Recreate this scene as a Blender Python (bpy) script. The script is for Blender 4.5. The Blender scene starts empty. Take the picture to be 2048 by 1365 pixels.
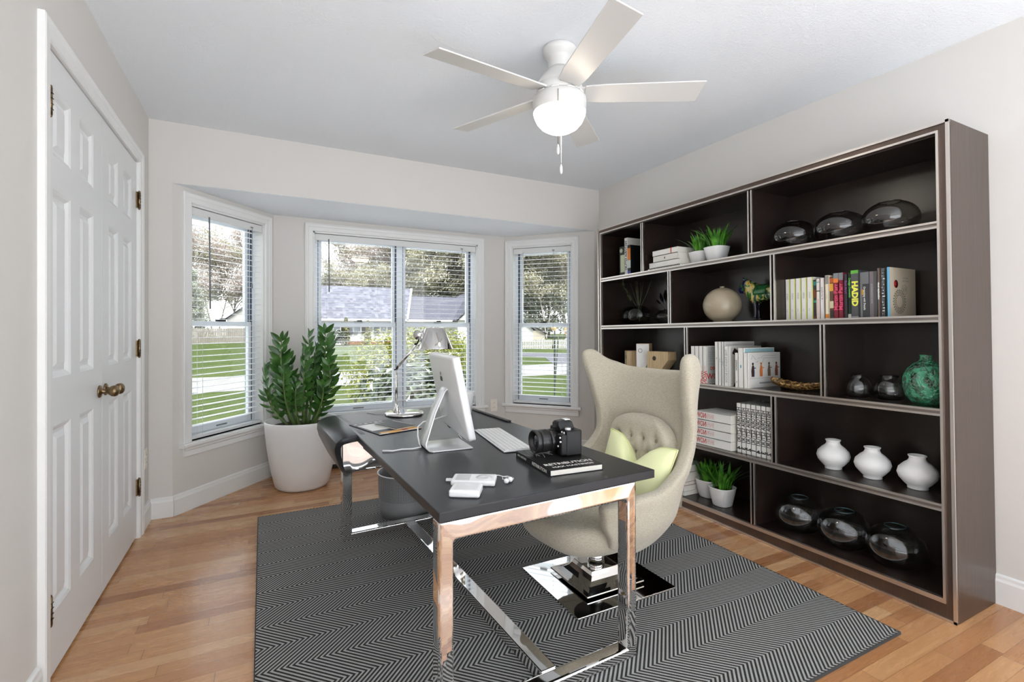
SKY, SUN, EXPO, BOWL, CEIL_OVERHANG = 1.05, 5.5, 1.38, 6, 1.9
import bpy, bmesh, math, random
from mathutils import Vector, Matrix, Euler
random.seed(11)
SC = bpy.context.scene
C = SC.collection
PI = math.pi
def R(d): return math.radians(d)
def lin(c):
    c /= 255.0
    return c / 12.92 if c <= 0.04045 else ((c + 0.055) / 1.055) ** 2.4
def S(r, g, b): return (lin(r), lin(g), lin(b), 1.0)

# ---------------------------------------------------------------- node helper
class NT:
    def __init__(s, name):
        s.m = bpy.data.materials.new(name); s.m.use_nodes = True
        s.t = s.m.node_tree; s.t.nodes.clear()
        s.out = s.t.nodes.new('ShaderNodeOutputMaterial')
    def n(s, typ, ins=None, **props):
        nd = s.t.nodes.new('ShaderNode' + typ)
        for k, v in props.items(): setattr(nd, k, v)
        for k, v in (ins or {}).items(): s.put(nd.inputs[k], v)
        return nd
    def put(s, sock, v):
        if isinstance(v, bpy.types.NodeSocket): s.t.links.new(v, sock)
        else: sock.default_value = v
    def math(s, op, a, b=0.0, c=0.0):
        nd = s.n('Math', {0: a, 1: b, 2: c}, operation=op)
        return nd.outputs[0]
    def coord(s, kind='Object'): return s.n('TexCoord').outputs[kind]
    def xyz(s, v):
        o = s.n('SeparateXYZ', {0: v}).outputs
        return o[0], o[1], o[2]
    def comb(s, x, y, z): return s.n('CombineXYZ', {0: x, 1: y, 2: z}).outputs[0]
    def mapping(s, v, scale=(1, 1, 1), loc=(0, 0, 0), rot=(0, 0, 0)):
        return s.n('Mapping', {'Vector': v, 'Scale': scale, 'Location': loc, 'Rotation': rot}).outputs[0]
    def noise(s, v, scale=5, detail=3, rough=.5, dist=0):
        return s.n('TexNoise', {'Vector': v, 'Scale': scale, 'Detail': detail, 'Roughness': rough, 'Distortion': dist}).outputs['Fac']
    def white(s, v): return s.n('TexWhiteNoise', {'Vector': v}, noise_dimensions='3D').outputs['Value']
    def ramp(s, f, stops, interp='LINEAR'):
        nd = s.n('ValToRGB', {'Fac': f}); cr = nd.color_ramp; cr.interpolation = interp
        while len(cr.elements) < len(stops): cr.elements.new(0.5)
        for e, (p, c) in zip(cr.elements, stops): e.position = p; e.color = c
        return nd.outputs['Color']
    def mix(s, f, a, b, blend='MIX'):
        nd = s.n('Mix', data_type='RGBA', blend_type=blend)
        s.put(nd.inputs[0], f); s.put(nd.inputs[6], a); s.put(nd.inputs[7], b)
        return nd.outputs[2]
    def bump(s, h, strength=.3, dist=.01):
        return s.n('Bump', {'Height': h, 'Strength': strength, 'Distance': dist}).outputs['Normal']
    def pbr(s, **k):
        ren = {'col': 'Base Color', 'rough': 'Roughness', 'metal': 'Metallic', 'normal': 'Normal', 'spec': 'Specular IOR Level',
               'coat': 'Coat Weight', 'coatr': 'Coat Roughness', 'sheen': 'Sheen Weight', 'trans': 'Transmission Weight', 'ior': 'IOR', 'alpha': 'Alpha',
               'emit': 'Emission Color', 'emits': 'Emission Strength', 'sss': 'Subsurface Weight', 'aniso': 'Anisotropic'}
        nd = s.n('BsdfPrincipled')
        for a, v in k.items(): s.put(nd.inputs[ren[a]], v)
        s.t.links.new(nd.outputs[0], s.out.inputs[0])
        return s.m

def plain(name, col, rough=.5, metal=0.0, var=0.0, vscale=8.0, bump=0.0, bscale=200.0, bdist=.001, **k):
    t = NT(name); c = t.coord()
    col4 = col
    if var:
        f = t.noise(c, vscale, 3)
        a = tuple(min(1, x * (1 - var)) for x in col[:3]) + (1,); b = tuple(min(1, x * (1 + var)) for x in col[:3]) + (1,)
        col4 = t.ramp(f, [(.3, a), (.7, b)])
    kw = dict(col=col4, rough=rough, metal=metal, **k)
    if bump: kw['normal'] = t.bump(t.noise(c, bscale, 3), bump, bdist)
    return t.pbr(**kw)

def pane_glass(name, tint=(1, 1, 1, 1), edge=None, ior=1.45, gl_rough=0.0, power=1.0):
    """thin glass: clear transmission tinted deeper at grazing angles, plus a Fresnel reflection"""
    t = NT(name)
    if edge:
        lw = t.math('POWER', t.n('LayerWeight', {'Blend': .5}).outputs['Facing'], 3.0)
        col = t.mix(lw, tint, edge)
    else: col = tint
    tr = t.n('BsdfTransparent', {'Color': col}).outputs[0]
    gl = t.n('BsdfGlossy', {'Color': (1, 1, 1, 1), 'Roughness': gl_rough}).outputs[0]
    fc = t.n('LayerWeight', {'Blend': .5}).outputs['Facing']
    f0 = ((ior - 1) / (ior + 1)) ** 2
    fr = t.math('ADD', f0, t.math('MULTIPLY', 1 - f0, t.math('POWER', fc, 5.0)))
    if power != 1.0: fr = t.math('MULTIPLY', fr, power)
    mx = t.n('MixShader', {0: fr, 1: tr, 2: gl}).outputs[0]
    t.t.links.new(mx, t.out.inputs[0])
    return t.m

# ---------------------------------------------------------------- materials
M = {}
def wallpaint(name, col):
    t = NT(name); c = t.coord()
    return t.pbr(col=col, rough=.6, spec=.3, normal=t.bump(t.noise(c, 260, 2), .08, .002))
M['wall'] = wallpaint('wall_paint', (.67, .645, .612, 1))
t = NT('ceiling_stipple'); c = t.coord()
nz = t.noise(t.mapping(c, (1, 1, 1)), 95, 4, .65)
M['ceiling'] = t.pbr(col=(.87, .90, .93, 1), rough=.8, spec=.2, normal=t.bump(nz, .55, .006))
M['trim'] = plain('trim_white', (.79, .79, .775, 1), .35, bump=.03, bscale=60)
M['door'] = plain('door_white', (.74, .745, .745, 1), .35, bump=.05, bscale=90)
M['vinyl'] = plain('window_vinyl', (.74, .78, .82, 1), .4)
M['vinyl_dark'] = plain('window_track', S(58, 70, 88), .5)
M['blind'] = plain('blind_white', (.88, .88, .88, 1), .45)
M['blindrail'] = plain('blind_rail', (.72, .72, .71, 1), .45)
M['wand'] = plain('wand_grey', S(120, 122, 124), .3)
M['brass'] = plain('antique_brass', S(132, 112, 84), .32, 1.0, var=.25, vscale=90)
M['black'] = plain('black_plastic', (.006, .006, .0065, 1), .42, spec=.35)
M['dark'] = plain('dark_gap', (.02, .02, .02, 1), .7)
M['chrome'] = plain('chrome', (.83, .82, .81, 1), .035, 1.0)
t = NT('chrome_soft_wave'); c = t.coord(); x, y, z = t.xyz(c)
wv = t.noise(t.mapping(c, (2.4, 2.4, 3)), 1.1, 0, .4, .8)
M['chrome_wave'] = t.pbr(col=(.83, .82, .81, 1), rough=.03, metal=1.0, normal=t.bump(wv, .35, .06))
M['white_pl'] = plain('white_plastic', (.80, .80, .80, 1), .3)
M['grey_pl'] = plain('grey_plastic', (.55, .55, .55, 1), .35)
M['alu'] = plain('pale_aluminium', (.74, .74, .75, 1), .3, .55)
M['screen'] = plain('screen_black', (.01, .01, .01, 1), .08)
M['window_glass'] = pane_glass('window_glass', (.97, .985, .98, 1))
# oak strip floor: boards along x
t = NT('oak_floor'); c = t.coord(); x, y, z = t.xyz(c)
W = .062
row = t.math('FLOOR', t.math('DIVIDE', y, W))
off = t.math('MULTIPLY', t.white(t.comb(row, 3.1, 0)), 7.0)
xs = t.math('DIVIDE', t.math('ADD', x, off), .92)
cell = t.math('FLOOR', xs)
rnd = t.white(t.comb(row, cell, 1.7))
fy = t.math('FRACT', t.math('DIVIDE', y, W)); fx = t.math('FRACT', xs)
seam = t.math('MAXIMUM', t.math('GREATER_THAN', t.math('ABSOLUTE', t.math('SUBTRACT', fy, .5)), .487),
              t.math('GREATER_THAN', t.math('ABSOLUTE', t.math('SUBTRACT', fx, .5)), .4985))
gv = t.comb(t.math('ADD', t.math('MULTIPLY', x, 1.6), t.math('MULTIPLY', rnd, 40)), t.math('MULTIPLY', y, 26), rnd)
grain = t.noise(gv, 2.2, 5, .6, 1.2)
fine = t.noise(t.mapping(c, (6, 420, 1)), 1.0, 2)
base = t.ramp(rnd, [(0, S(160, 108, 68)), (.2, S(184, 131, 86)), (.5, S(198, 147, 99)), (.8, S(203, 154, 106)), (1, S(213, 172, 126))])
col = t.mix(t.math('MULTIPLY', t.math('SUBTRACT', grain, .35), 1.1), base, S(140, 84, 50), 'MIX')
col = t.mix(.55, base, col)
col = t.mix(t.math('MULTIPLY', fine, .18), col, S(120, 76, 46))
col = t.mix(t.math('MULTIPLY', seam, .6), col, S(84, 52, 32))
rg = t.math('ADD', .2, t.math('MULTIPLY', grain, .16))
M['floor'] = t.pbr(col=col, rough=rg, spec=.5, coat=.25, coatr=.12, normal=t.bump(t.math('SUBTRACT', t.math('MULTIPLY', grain, .25), seam), .12, .001))
# herringbone rug
t = NT('herringbone_rug'); c = t.coord(); x, y, z = t.xyz(c)
fold = t.math('PINGPONG', y, .140)
u = t.math('DIVIDE', t.math('ADD', x, fold), .0195)
st = t.math('FRACT', u)
v = t.math('FRACT', t.math('DIVIDE', t.math('SUBTRACT', x, fold), .0075))
wob = t.noise(c, 350, 2)
tri = t.math('ABSOLUTE', t.math('SUBTRACT', st, .5))
lineh = t.math('ADD', tri, t.math('MULTIPLY', t.math('SUBTRACT', wob, .5), .10))
f = t.n('MapRange', {'Value': lineh, 'From Min': .205, 'From Max': .285}).outputs[0]
yarn = t.math('ABSOLUTE', t.math('SUBTRACT', v, .5))
light = t.mix(t.math('MULTIPLY', yarn, .9), S(172, 171, 168), S(128, 127, 125))
dark = t.mix(wob, S(46, 45, 45), S(62, 61, 61))
colr = t.mix(f, light, dark)
M['rug'] = t.pbr(col=colr, rough=.95, spec=.1, normal=t.bump(t.math('SUBTRACT', t.math('MULTIPLY', yarn, -.6), f), .5, .002))
M['rug_edge'] = plain('rug_binding', S(62, 61, 60), .95)
# desk black
t = NT('black_desk'); c = t.coord()
g = t.noise(t.mapping(c, (90, 6, 90)), 3, 3)
M['desk'] = t.pbr(col=(.017, .018, .021, 1), rough=t.math('ADD', .27, t.math('MULTIPLY', g, .08)), spec=.38, normal=t.bump(g, .03, .001))
M['deskedge'] = plain('desk_edge', (.06, .06, .062, 1), .35)
# bookcase
t = NT('dark_veneer'); c = t.coord()
g = t.noise(t.mapping(c, (160, 160, 3)), 2, 4, .6)
M['veneer'] = t.pbr(col=t.ramp(g, [(.3, S(33, 24, 20)), (.7, S(39, 29, 24))]), rough=.26, spec=.5)
t = NT('bronze_satin'); c = t.coord()
g = t.noise(t.mapping(c, (200, 200, 2)), 2, 3)
M['bronze'] = t.pbr(col=t.ramp(g, [(.3, S(98, 85, 78)), (.7, S(110, 96, 88))]), rough=.34, metal=.85)
M['nickel'] = plain('brushed_nickel', S(222, 215, 210), .34, 1.0)
M['groove'] = plain('nickel_groove', S(150, 141, 136), .4, 1.0)
# fabric
t = NT('linen_chair'); c = t.coord()
g1 = t.noise(t.mapping(c, (90, 90, 700)), 1.0, 3); g2 = t.noise(c, 260, 3)
M['linen'] = t.pbr(col=t.ramp(t.math('ADD', t.math('MULTIPLY', g1, .6), t.math('MULTIPLY', g2, .4)), [(.3, S(158, 150, 132)), (.7, S(198, 191, 174))]), rough=.9, spec=.15, sheen=.25,
                   normal=t.bump(g1, .15, .002))
M['button'] = plain('linen_button', S(150, 141, 122), .9)
M['lime'] = plain('lime_cushion', S(226, 229, 178), .85, bump=.1, bscale=400, sheen=.2)
M['piping'] = plain('lime_piping', S(210, 214, 154), .85)
M['ceramic'] = plain('white_ceramic', (.80, .795, .78, 1), .5)
M['planter'] = plain('planter_white', (.78, .765, .75, 1), .38)
M['soil'] = plain('soil', S(58, 44, 34), .95, bump=.8, bscale=80, bdist=.01)
def leafmat(name, a, b, rough=.28, scale=14):
    t = NT(name); c = t.coord(); f = t.noise(c, scale, 2)
    return t.pbr(col=t.ramp(f, [(.3, a), (.7, b)]), rough=rough, spec=.5)
M['zz'] = leafmat('zz_leaf', S(30, 66, 22), S(72, 122, 50))
M['zzstem'] = plain('zz_stem', S(92, 116, 58), .5, var=.3)
M['grassleaf'] = leafmat('grass_leaf', S(40, 98, 22), S(92, 158, 48), .4, 30)
M['mesh'] = None
t = NT('perforated_grey'); c = t.coord('UV'); x, y, z = t.xyz(c)
dx = t.math('SUBTRACT', t.math('FRACT', t.math('MULTIPLY', x, 110)), .5); dy = t.math('SUBTRACT', t.math('FRACT', t.math('MULTIPLY', y, 34)), .5)
dd = t.math('SQRT', t.math('ADD', t.math('MULTIPLY', dx, dx), t.math('MULTIPLY', dy, dy)))
hole = t.math('LESS_THAN', dd, .3)
hole = t.math('MULTIPLY', hole, t.math('GREATER_THAN', y, .42))
M['mesh'] = t.pbr(col=t.mix(hole, S(150, 152, 154), S(88, 89, 91)), rough=.45, metal=.3, normal=t.bump(hole, -.4, .002))
M['smoke'] = pane_glass('smoked_glass', (.66, .65, .64, 1), (.10, .10, .10, 1), 1.5, .02, 1.7)
M['darksmoke'] = pane_glass('dark_smoked_glass', (.58, .60, .58, 1), (.10, .11, .11, 1), 1.5, .02)
M['clear'] = plain('clear_glass', (.97, .98, .98, 1), .0, trans=1.0, ior=1.45)
M['tealrim'] = plain('teal_glass_rim', (.30, .62, .72, 1), .02, trans=.9, ior=1.45)
t = NT('green_crackle_glass'); c = t.coord()
vo = t.n('TexVoronoi', {'Vector': c, 'Scale': 75.0}, feature='DISTANCE_TO_EDGE').outputs[0]
nn = t.noise(c, 40, 4)
nor = t.bump(t.math('ADD', vo, nn), .7, .012)
tr = t.n('BsdfTransparent', {'Color': t.ramp(nn, [(.4, (.40, .76, .52, 1)), (.6, (.88, .95, .91, 1))])}).outputs[0]
gl = t.n('BsdfGlossy', {'Color': (.85, 1, .9, 1), 'Roughness': .06, 'Normal': nor}).outputs[0]
df = t.n('BsdfDiffuse', {'Color': (.12, .50, .30, 1), 'Normal': nor}).outputs[0]
a_ = t.n('MixShader', {0: t.math('ADD', .09, t.math('MULTIPLY', .8, t.math('POWER', t.n('LayerWeight', {'Blend': .5, 'Normal': nor}).outputs['Facing'], 3.0))), 1: tr, 2: gl}).outputs[0]
b_ = t.n('MixShader', {0: t.ramp(nn, [(.46, (.45, .45, .45, 1)), (.56, (.02, .02, .02, 1))]), 1: a_, 2: df}).outputs[0]
t.t.links.new(b_, t.out.inputs[0]); M['crackle'] = t.m
M['taupe'] = plain('taupe_glaze', S(158, 146, 124), .28, var=.06, vscale=10)
M['fan'] = plain('fan_white', (.66, .65, .63, 1), .35)
M['fan_slot'] = plain('fan_slot', (.3, .29, .27, 1), .5)
t = NT('lit_frosted_bowl')
M['bowl'] = t.pbr(col=(.9, .88, .82, 1), rough=.4, emit=(1.0, .90, .74, 1), emits=BOWL)
M['outlet'] = plain('outlet_plate', S(236, 230, 218), .4)
M['page'] = plain('book_pages', S(222, 218, 208), .8, bump=.3, bscale=300)
M['txt_black'] = plain('ink_black', (.015, .015, .015, 1), .6)
M['txt_red'] = plain('ink_red', S(196, 52, 44), .6)
M['txt_pale_red'] = plain('ink_pale_red', S(214, 160, 154), .6)
M['txt_grey'] = plain('ink_grey', S(150, 150, 150), .6)
M['txt_white'] = plain('ink_white', S(232, 230, 224), .6)
M['txt_yellow'] = plain('ink_yellow', S(232, 232, 84), .6)
M['txt_pink'] = plain('ink_pink', S(230, 84, 120), .6)
M['txt_green'] = plain('ink_green', S(120, 210, 104), .6)
M['txt_purple'] = plain('ink_purple', S(140, 82, 140), .6)
_cols = {}
def paint(r, g, b, rough=.45):
    k = (r, g, b, rough)
    if k not in _cols: _cols[k] = plain('paint_%d_%d_%d' % (r, g, b), S(r, g, b), rough)
    return _cols[k]

# ---------------------------------------------------------------- mesh builder
class MB:
    def __init__(s): s.v = []; s.f = []; s.mi = []; s.sm = []; s.uv = None
    def add(s, vs, fs, m=0, smooth=False, X=None):
        b = len(s.v)
        for p in vs:
            p = Vector(p)
            s.v.append(X @ p if X is not None else p)
        for f in fs: s.f.append([b + i for i in f]); s.mi.append(m); s.sm.append(smooth)
        return s
    def box(s, x0, x1, y0, y1, z0, z1, m=0, X=None):
        if x0 > x1: x0, x1 = x1, x0
        if y0 > y1: y0, y1 = y1, y0
        if z0 > z1: z0, z1 = z1, z0
        vs = [(x0, y0, z0), (x1, y0, z0), (x1, y1, z0), (x0, y1, z0), (x0, y0, z1), (x1, y0, z1), (x1, y1, z1), (x0, y1, z1)]
        fs = [(3, 2, 1, 0), (4, 5, 6, 7), (0, 1, 5, 4), (1, 2, 6, 5), (2, 3, 7, 6), (3, 0, 4, 7)]
        return s.add(vs, fs, m, False, X)
    def lathe(s, prof, seg=32, m=0, X=None, smooth=True, sx=1.0, sy=1.0, close=True):
        vs = []; fs = []
        for r, z in prof:
            for i in range(seg):
                a = 2 * PI * i / seg
                vs.append((r * math.cos(a) * sx, r * math.sin(a) * sy, z))
        for j in range(len(prof) - 1):
            for i in range(seg):
                k = (i + 1) % seg
                fs.append((j * seg + i, j * seg + k, (j + 1) * seg + k, (j + 1) * seg + i))
        if close:
            if prof[0][0] > 1e-6: fs.append(tuple(range(seg - 1, -1, -1)))
            if prof[-1][0] > 1e-6: fs.append(tuple((len(prof) - 1) * seg + i for i in range(seg)))
        return s.add(vs, fs, m, smooth, X)
    def tube(s, pts, r, seg=10, m=0, X=None, smooth=True, cap=True):
        pts = [Vector(p) for p in pts]; n = len(pts)
        rs = r if isinstance(r, (list, tuple)) else [r] * n
        vs = []; fs = []; up = None
        for i, p in enumerate(pts):
            d = (pts[min(i + 1, n - 1)] - pts[max(i - 1, 0)])
            d = d.normalized() if d.length > 1e-9 else Vector((0, 0, 1))
            if up is None: up = d.orthogonal().normalized()
            else:
                up = up - d * up.dot(d)
                up = up.normalized() if up.length > 1e-6 else d.orthogonal().normalized()
            w = d.cross(up)
            for k in range(seg):
                a = 2 * PI * k / seg
                vs.append(p + (up * math.cos(a) + w * math.sin(a)) * rs[i])
        for i in range(n - 1):
            for k in range(seg):
                q = (k + 1) % seg
                fs.append((i * seg + k, i * seg + q, (i + 1) * seg + q, (i + 1) * seg + k))
        if cap: fs.append(tuple(range(seg - 1, -1, -1))); fs.append(tuple((n - 1) * seg + k for k in range(seg)))
        return s.add(vs, fs, m, smooth, X)
    def prism(s, poly, z0, z1, m=0, X=None, smooth=False):
        n = len(poly)
        vs = [(p[0], p[1], z0) for p in poly] + [(p[0], p[1], z1) for p in poly]
        fs = [tuple(range(n - 1, -1, -1)), tuple(range(n, 2 * n))] + [(i, (i + 1) % n, n + (i + 1) % n, n + i) for i in range(n)]
        return s.add(vs, fs, m, smooth, X)
    def loft(s, rings, m=0, smooth=True, X=None, cap=True, closed=True):
        n = len(rings[0]); vs = [p for r in rings for p in r]; fs = []
        for j in range(len(rings) - 1):
            for i in range(n if closed else n - 1):
                k = (i + 1) % n
                fs.append((j * n + i, j * n + k, (j + 1) * n + k, (j + 1) * n + i))
        if cap: fs.append(tuple(range(n - 1, -1, -1))); fs.append(tuple((len(rings) - 1) * n + i for i in range(n)))
        return s.add(vs, fs, m, smooth, X)
    def grid(s, fn, nu, nv, m=0, smooth=True, X=None, flip=False):
        vs = [fn(i / nu, j / nv) for j in range(nv + 1) for i in range(nu + 1)]; fs = []
        for j in range(nv):
            for i in range(nu):
                a = j * (nu + 1) + i
                q = (a, a + 1, a + nu + 2, a + nu + 1)
                fs.append(q[::-1] if flip else q)
        return s.add(vs, fs, m, smooth, X)
    def sphere(s, c, r, seg=16, rings=10, m=0, sx=1, sy=1, sz=1, X=None):
        prof = [(r * math.sin(PI * i / rings), -r * math.cos(PI * i / rings)) for i in range(rings + 1)]
        prof[0] = (1e-5, -r); prof[-1] = (1e-5, r)
        T = Matrix.Translation(Vector(c)) @ Matrix.Diagonal((sx, sy, sz, 1))
        return s.lathe(prof, seg, m, (X @ T) if X is not None else T)
    def build(s, name, mats, parent=None, loc=None, rot=None, bevel=0, bseg=2, sub=0, solid=0, soff=0, X=None, flat=False):
        me = bpy.data.meshes.new(name)
        me.from_pydata([tuple(v) for v in s.v], [], s.f)
        for mt in (mats if isinstance(mats, (list, tuple)) else [mats]): me.materials.append(mt)
        me.polygons.foreach_set('material_index', s.mi)
        me.polygons.foreach_set('use_smooth', [False if flat else q for q in s.sm])
        me.update()
        o = bpy.data.objects.new(name, me); C.objects.link(o)
        if parent: o.parent = parent
        if X is not None: o.matrix_world = X if not parent else o.matrix_world; 
        if X is not None and parent: o.matrix_local = X
        if loc is not None: o.location = loc
        if rot is not None: o.rotation_euler = rot
        if solid:
            md = o.modifiers.new('solid', 'SOLIDIFY'); md.thickness = solid; md.offset = soff
        if bevel:
            md = o.modifiers.new('bevel', 'BEVEL'); md.width = bevel; md.segments = bseg; md.limit_method = 'ANGLE'; md.angle_limit = R(35)
        if sub:
            md = o.modifiers.new('sub', 'SUBSURF'); md.levels = sub; md.render_levels = sub
        return o

def tag(o, label=None, cat=None, group=None, kind=None):
    if label: o['label'] = label
    if cat: o['category'] = cat
    if group: o['group'] = group
    if kind: o['kind'] = kind
    return o
def thing(name, label, cat, loc=(0, 0, 0), rz=0.0, group=None, rot=None):
    o = bpy.data.objects.new(name, None); C.objects.link(o)
    o.empty_display_size = .05; o.location = loc; o.rotation_euler = rot if rot else (0, 0, rz)
    return tag(o, label, cat, group)
def struct(o, label=None):
    o['kind'] = 'structure'
    if label: o['label'] = label
    return o
def copy_tree(o, parent=None):
    c = o.copy(); C.objects.link(c)
    if parent: c.parent = parent
    for ch in list(o.children): copy_tree(ch, c)
    return c
_txt = {}
def text_mesh(s, size, bold=0.0):
    k = (s, size, bold)
    if k not in _txt:
        cu = bpy.data.curves.new('lettering', 'FONT'); cu.body = s; cu.size = size; cu.align_x = 'CENTER'; cu.align_y = 'CENTER'
        cu.offset = bold; cu.resolution_u = 2
        o = bpy.data.objects.new('lettering', cu); C.objects.link(o)
        dg = bpy.context.evaluated_depsgraph_get()
        me = bpy.data.meshes.new_from_object(o.evaluated_get(dg))
        bpy.data.objects.remove(o); _txt[k] = me
    return _txt[k]
def lettering(s, size, m, parent, origin, ax, ay, bold=0.0, sx=1.0, name='lettering'):
    """flat lettering on a surface: origin, direction the line reads (ax) and the direction the letters stand (ay)"""
    me = text_mesh(s, size, bold)
    if me.materials and me.materials[0] is not m: me = me.copy()
    me.materials.clear(); me.materials.append(m)
    o = bpy.data.objects.new(name, me); C.objects.link(o); o.parent = parent
    ax = Vector(ax); ay = Vector(ay); az = ax.cross(ay)
    mt = Matrix((ax * sx, ay, az)).transposed().to_4x4(); mt.translation = Vector(origin)
    o.matrix_local = mt
    return o
for _s, _z, _b in [("HISTORIA SZTUKI", .036, .0008), ("NOW", .036, .0008)]: text_mesh(_s, _z, _b)
# ================================================================ ROOM SHELL
XL, XR, YB, YF, H = -.616, 2.77, 3.64, -.30, 2.44
SOF = 2.067
BL0, BL1, BR1, BR0 = (-.496, 3.64), (.08, 4.30), (2.13, 4.30), (2.72, 3.64)
b = MB()
b.prism([(XL - .12, YF - .05), (XR + .12, YF - .05), (XR + .12, YB), BR0, (2.19, 4.36), (.02, 4.36), BL0, (XL - .12, YB)], -.2, 0)
struct(b.build('floor', M['floor']), 'honey oak strip floor')
b = MB().box(XL - .12, XR + .12, YF - CEIL_OVERHANG, YB + .12, H, H + .15)  # stretch beyond the open rear is an added overhang blocking sky and sun
struct(b.build('ceiling', M['ceiling']), 'white stippled ceiling, extended behind the camera to block sky')
b = MB().prism([(BL0[0] - .03, YB + .004), (BR0[0] + .03, YB + .004), (2.25, 4.44), (-.03, 4.44)], SOF - .002, SOF + .38)
struct(b.build('ceiling_bay', M['ceiling']), 'low bay soffit above the windows')
DY0, DY1, DZ = 2.052, 3.350, 2.09
b = MB().box(XL - .12, XL, YF, DY0, 0, H).box(XL - .12, XL, DY1, YB + .12, 0, H).box(XL - .12, XL, DY0, DY1, DZ, H)
b.box(XL - .14, XL - .11, DY0 - .05, DY1 + .05, 0, DZ + .05, 0)
struct(b.build('wall_left', M['wall']))
b = MB().box(XR, XR + .12, YF, YB + .12, 0, H)
struct(b.build('wall_right', M['wall']))
b = MB().box(XL - .4, BL0[0], YB, YB + .16, 0, SOF).box(BR0[0], XR + .4, YB, YB + .16, 0, SOF).box(XL - .4, XR + .4, YB, YB + .12, SOF, H)
struct(b.build('wall_back', M['wall']))

def wallmat(P, Q):
    d = Vector((Q[0] - P[0], Q[1] - P[1], 0)); L = d.length; d.normalize()
    n = Vector((-d.y, d.x, 0))
    m = Matrix((d, n, Vector((0, 0, 1)))).transposed().to_4x4(); m.translation = (P[0], P[1], 0)
    return m, L
def rail3(b, s0, s1, zb, z1, prof, m=0, X=None):
    """mitred three-sided casing; prof = (offset outward from the opening, depth toward the room)"""
    rings = []
    for kx, (ps, pz) in enumerate([(s0, zb), (s0, z1), (s1, z1), (s1, zb)]):
        r = []
        for o, dpt in prof:
            r.append(((ps - o) if kx < 2 else (ps + o), -dpt, pz if kx in (0, 3) else pz + o))
        rings.append(r)
    b.loft(rings, m, False, X)
    return b
CAS = [(.0, .0), (.0, .009), (.006, .014), (.034, .014), (.038, .017), (.052, .018), (.058, .021), (.064, .018), (.064, 0)]
def baseboard(name, P, Q, X0=0, X1=0, h=.125):
    m, L = wallmat(P, Q)
    prof = [(0, 0), (-.016, 0), (-.016, h - .028), (-.012, h - .018), (-.011, h - .006), (-.005, h), (0, h)]
    b = MB(); b.loft([[(s_, p[0], p[1]) for p in prof] for s_ in (X0, L + X1)], 0, False, m)
    o = b.build(name, M['trim']); struct(o); return o

WIN = {}
def bay_wall(name, P, Q, ext, openings):
    m, L = wallmat(P, Q)
    s0, s1, z0, z1 = openings
    T = .14
    b = MB()
    b.box(-ext[0], s0, 0, T, 0, SOF, 0, m).box(s1, L + ext[1], 0, T, 0, SOF, 0, m)
    b.box(s0, s1, 0, T, 0, z0, 0, m).box(s0, s1, 0, T, z1, SOF + .02, 0, m)
    struct(b.build(name, M['wall']))
    return m, L
def window(name, wm, s0, s1, z0, z1, units, stool, label, casclip=None):
    root = bpy.data.objects.new(name, None); C.objects.link(root); root.matrix_world = wm; root.empty_display_size = .1
    struct(root, label)
    I = None
    b = MB(); rail3(b, s0, s1, z0 - .005, z1, CAS); b.build('casing', M['trim'], root)
    b = MB()
    b.loft([[(s_, y, z) for y, z in [(.10, z0 - .028), (.10, z0), (-.035, z0), (-.042, z0 - .006), (-.042, z0 - .020), (-.035, z0 - .028)]] for s_ in (stool[0], stool[1])], 0, False)
    b.build('sill', M['trim'], root)
    b = MB()
    b.loft([[(s_, y, z) for y, z in [(0, z0 - .028), (-.022, z0 - .028), (-.022, z0 - .045), (-.014, z0 - .052), (-.014, z0 - .085), (0, z0 - .09)]] for s_ in (stool[0] + .025, stool[1] - .025)], 0, False)
    b.build('apron', M['trim'], root)
    b = MB(); J = .012
    for ys, mm, a in ((0, 0, J), ):
        b.box(s0, s0 + J, 0, .075, z0, z1, 0); b.box(s1 - J, s1, 0, .075, z0, z1, 0); b.box(s0, s1, 0, .075, z1 - J, z1, 0)
    b.build('jamb', M['trim'], root)
    zc = 1.195
    for (a, e) in units:
        fr = MB(); F = .028
        fr.box(a, a + F, .075, .14, z0, z1).box(e - F, e, .075, .14, z0, z1).box(a + F, e - F, .075, .14, z1 - F, z1).box(a + F, e - F, .075, .14, z0, z0 + .03)
        for sx in (a + F, e - F - .004):
            for yy in (.077, .106):
                fr.box(sx - .001, sx + .005, yy, yy + (.016 if yy < .1 else .028), z0 + .03, z1 - F, 1)
        fr.build('window_frame', [M['vinyl'], M['vinyl_dark']], root)
        G = .034
        for nm, y0, za, zb in (('upper_sash', .108, zc - .018, z1 - F), ('lower_sash', .078, z0 + .03, zc + .018)):
            x0, x1 = a + F, e - F
            sb = MB()
            bot = .045 if nm == 'lower_sash' else .034
            sb.box(x0 + .006, x0 + G, y0, y0 + .026, za, zb).box(x1 - G, x1 - .006, y0, y0 + .026, za, zb)
            sb.box(x0 + G, x1 - G, y0, y0 + .026, za, za + bot).box(x0 + G, x1 - G, y0, y0 + .026, zb - .034, zb)
            so = sb.build(nm, M['vinyl'], root, bevel=.003)
            MB().box(x0 + G - .004, x1 - G + .004, y0 + .011, y0 + .015, za + bot - .004, zb - .03).build('pane', M['window_glass'], so)
            xm = (x0 + x1) / 2
            if nm == 'lower_sash':
                lk = MB().box(xm - .035, xm + .035, y0 - .004, y0 + .02, zb, zb + .012)
                lk.tube([(xm - .01, y0 + .004, zb + .014), (xm + .03, y0 - .004, zb + .016)], .006, 8)
                lk.build('sash_lock', M['black'], so)
                MB().box(xm - .045, xm + .045, y0 - .003, y0, za + .012, za + .022).build('lift_rail', M['wand'], so)
    return root
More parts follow.
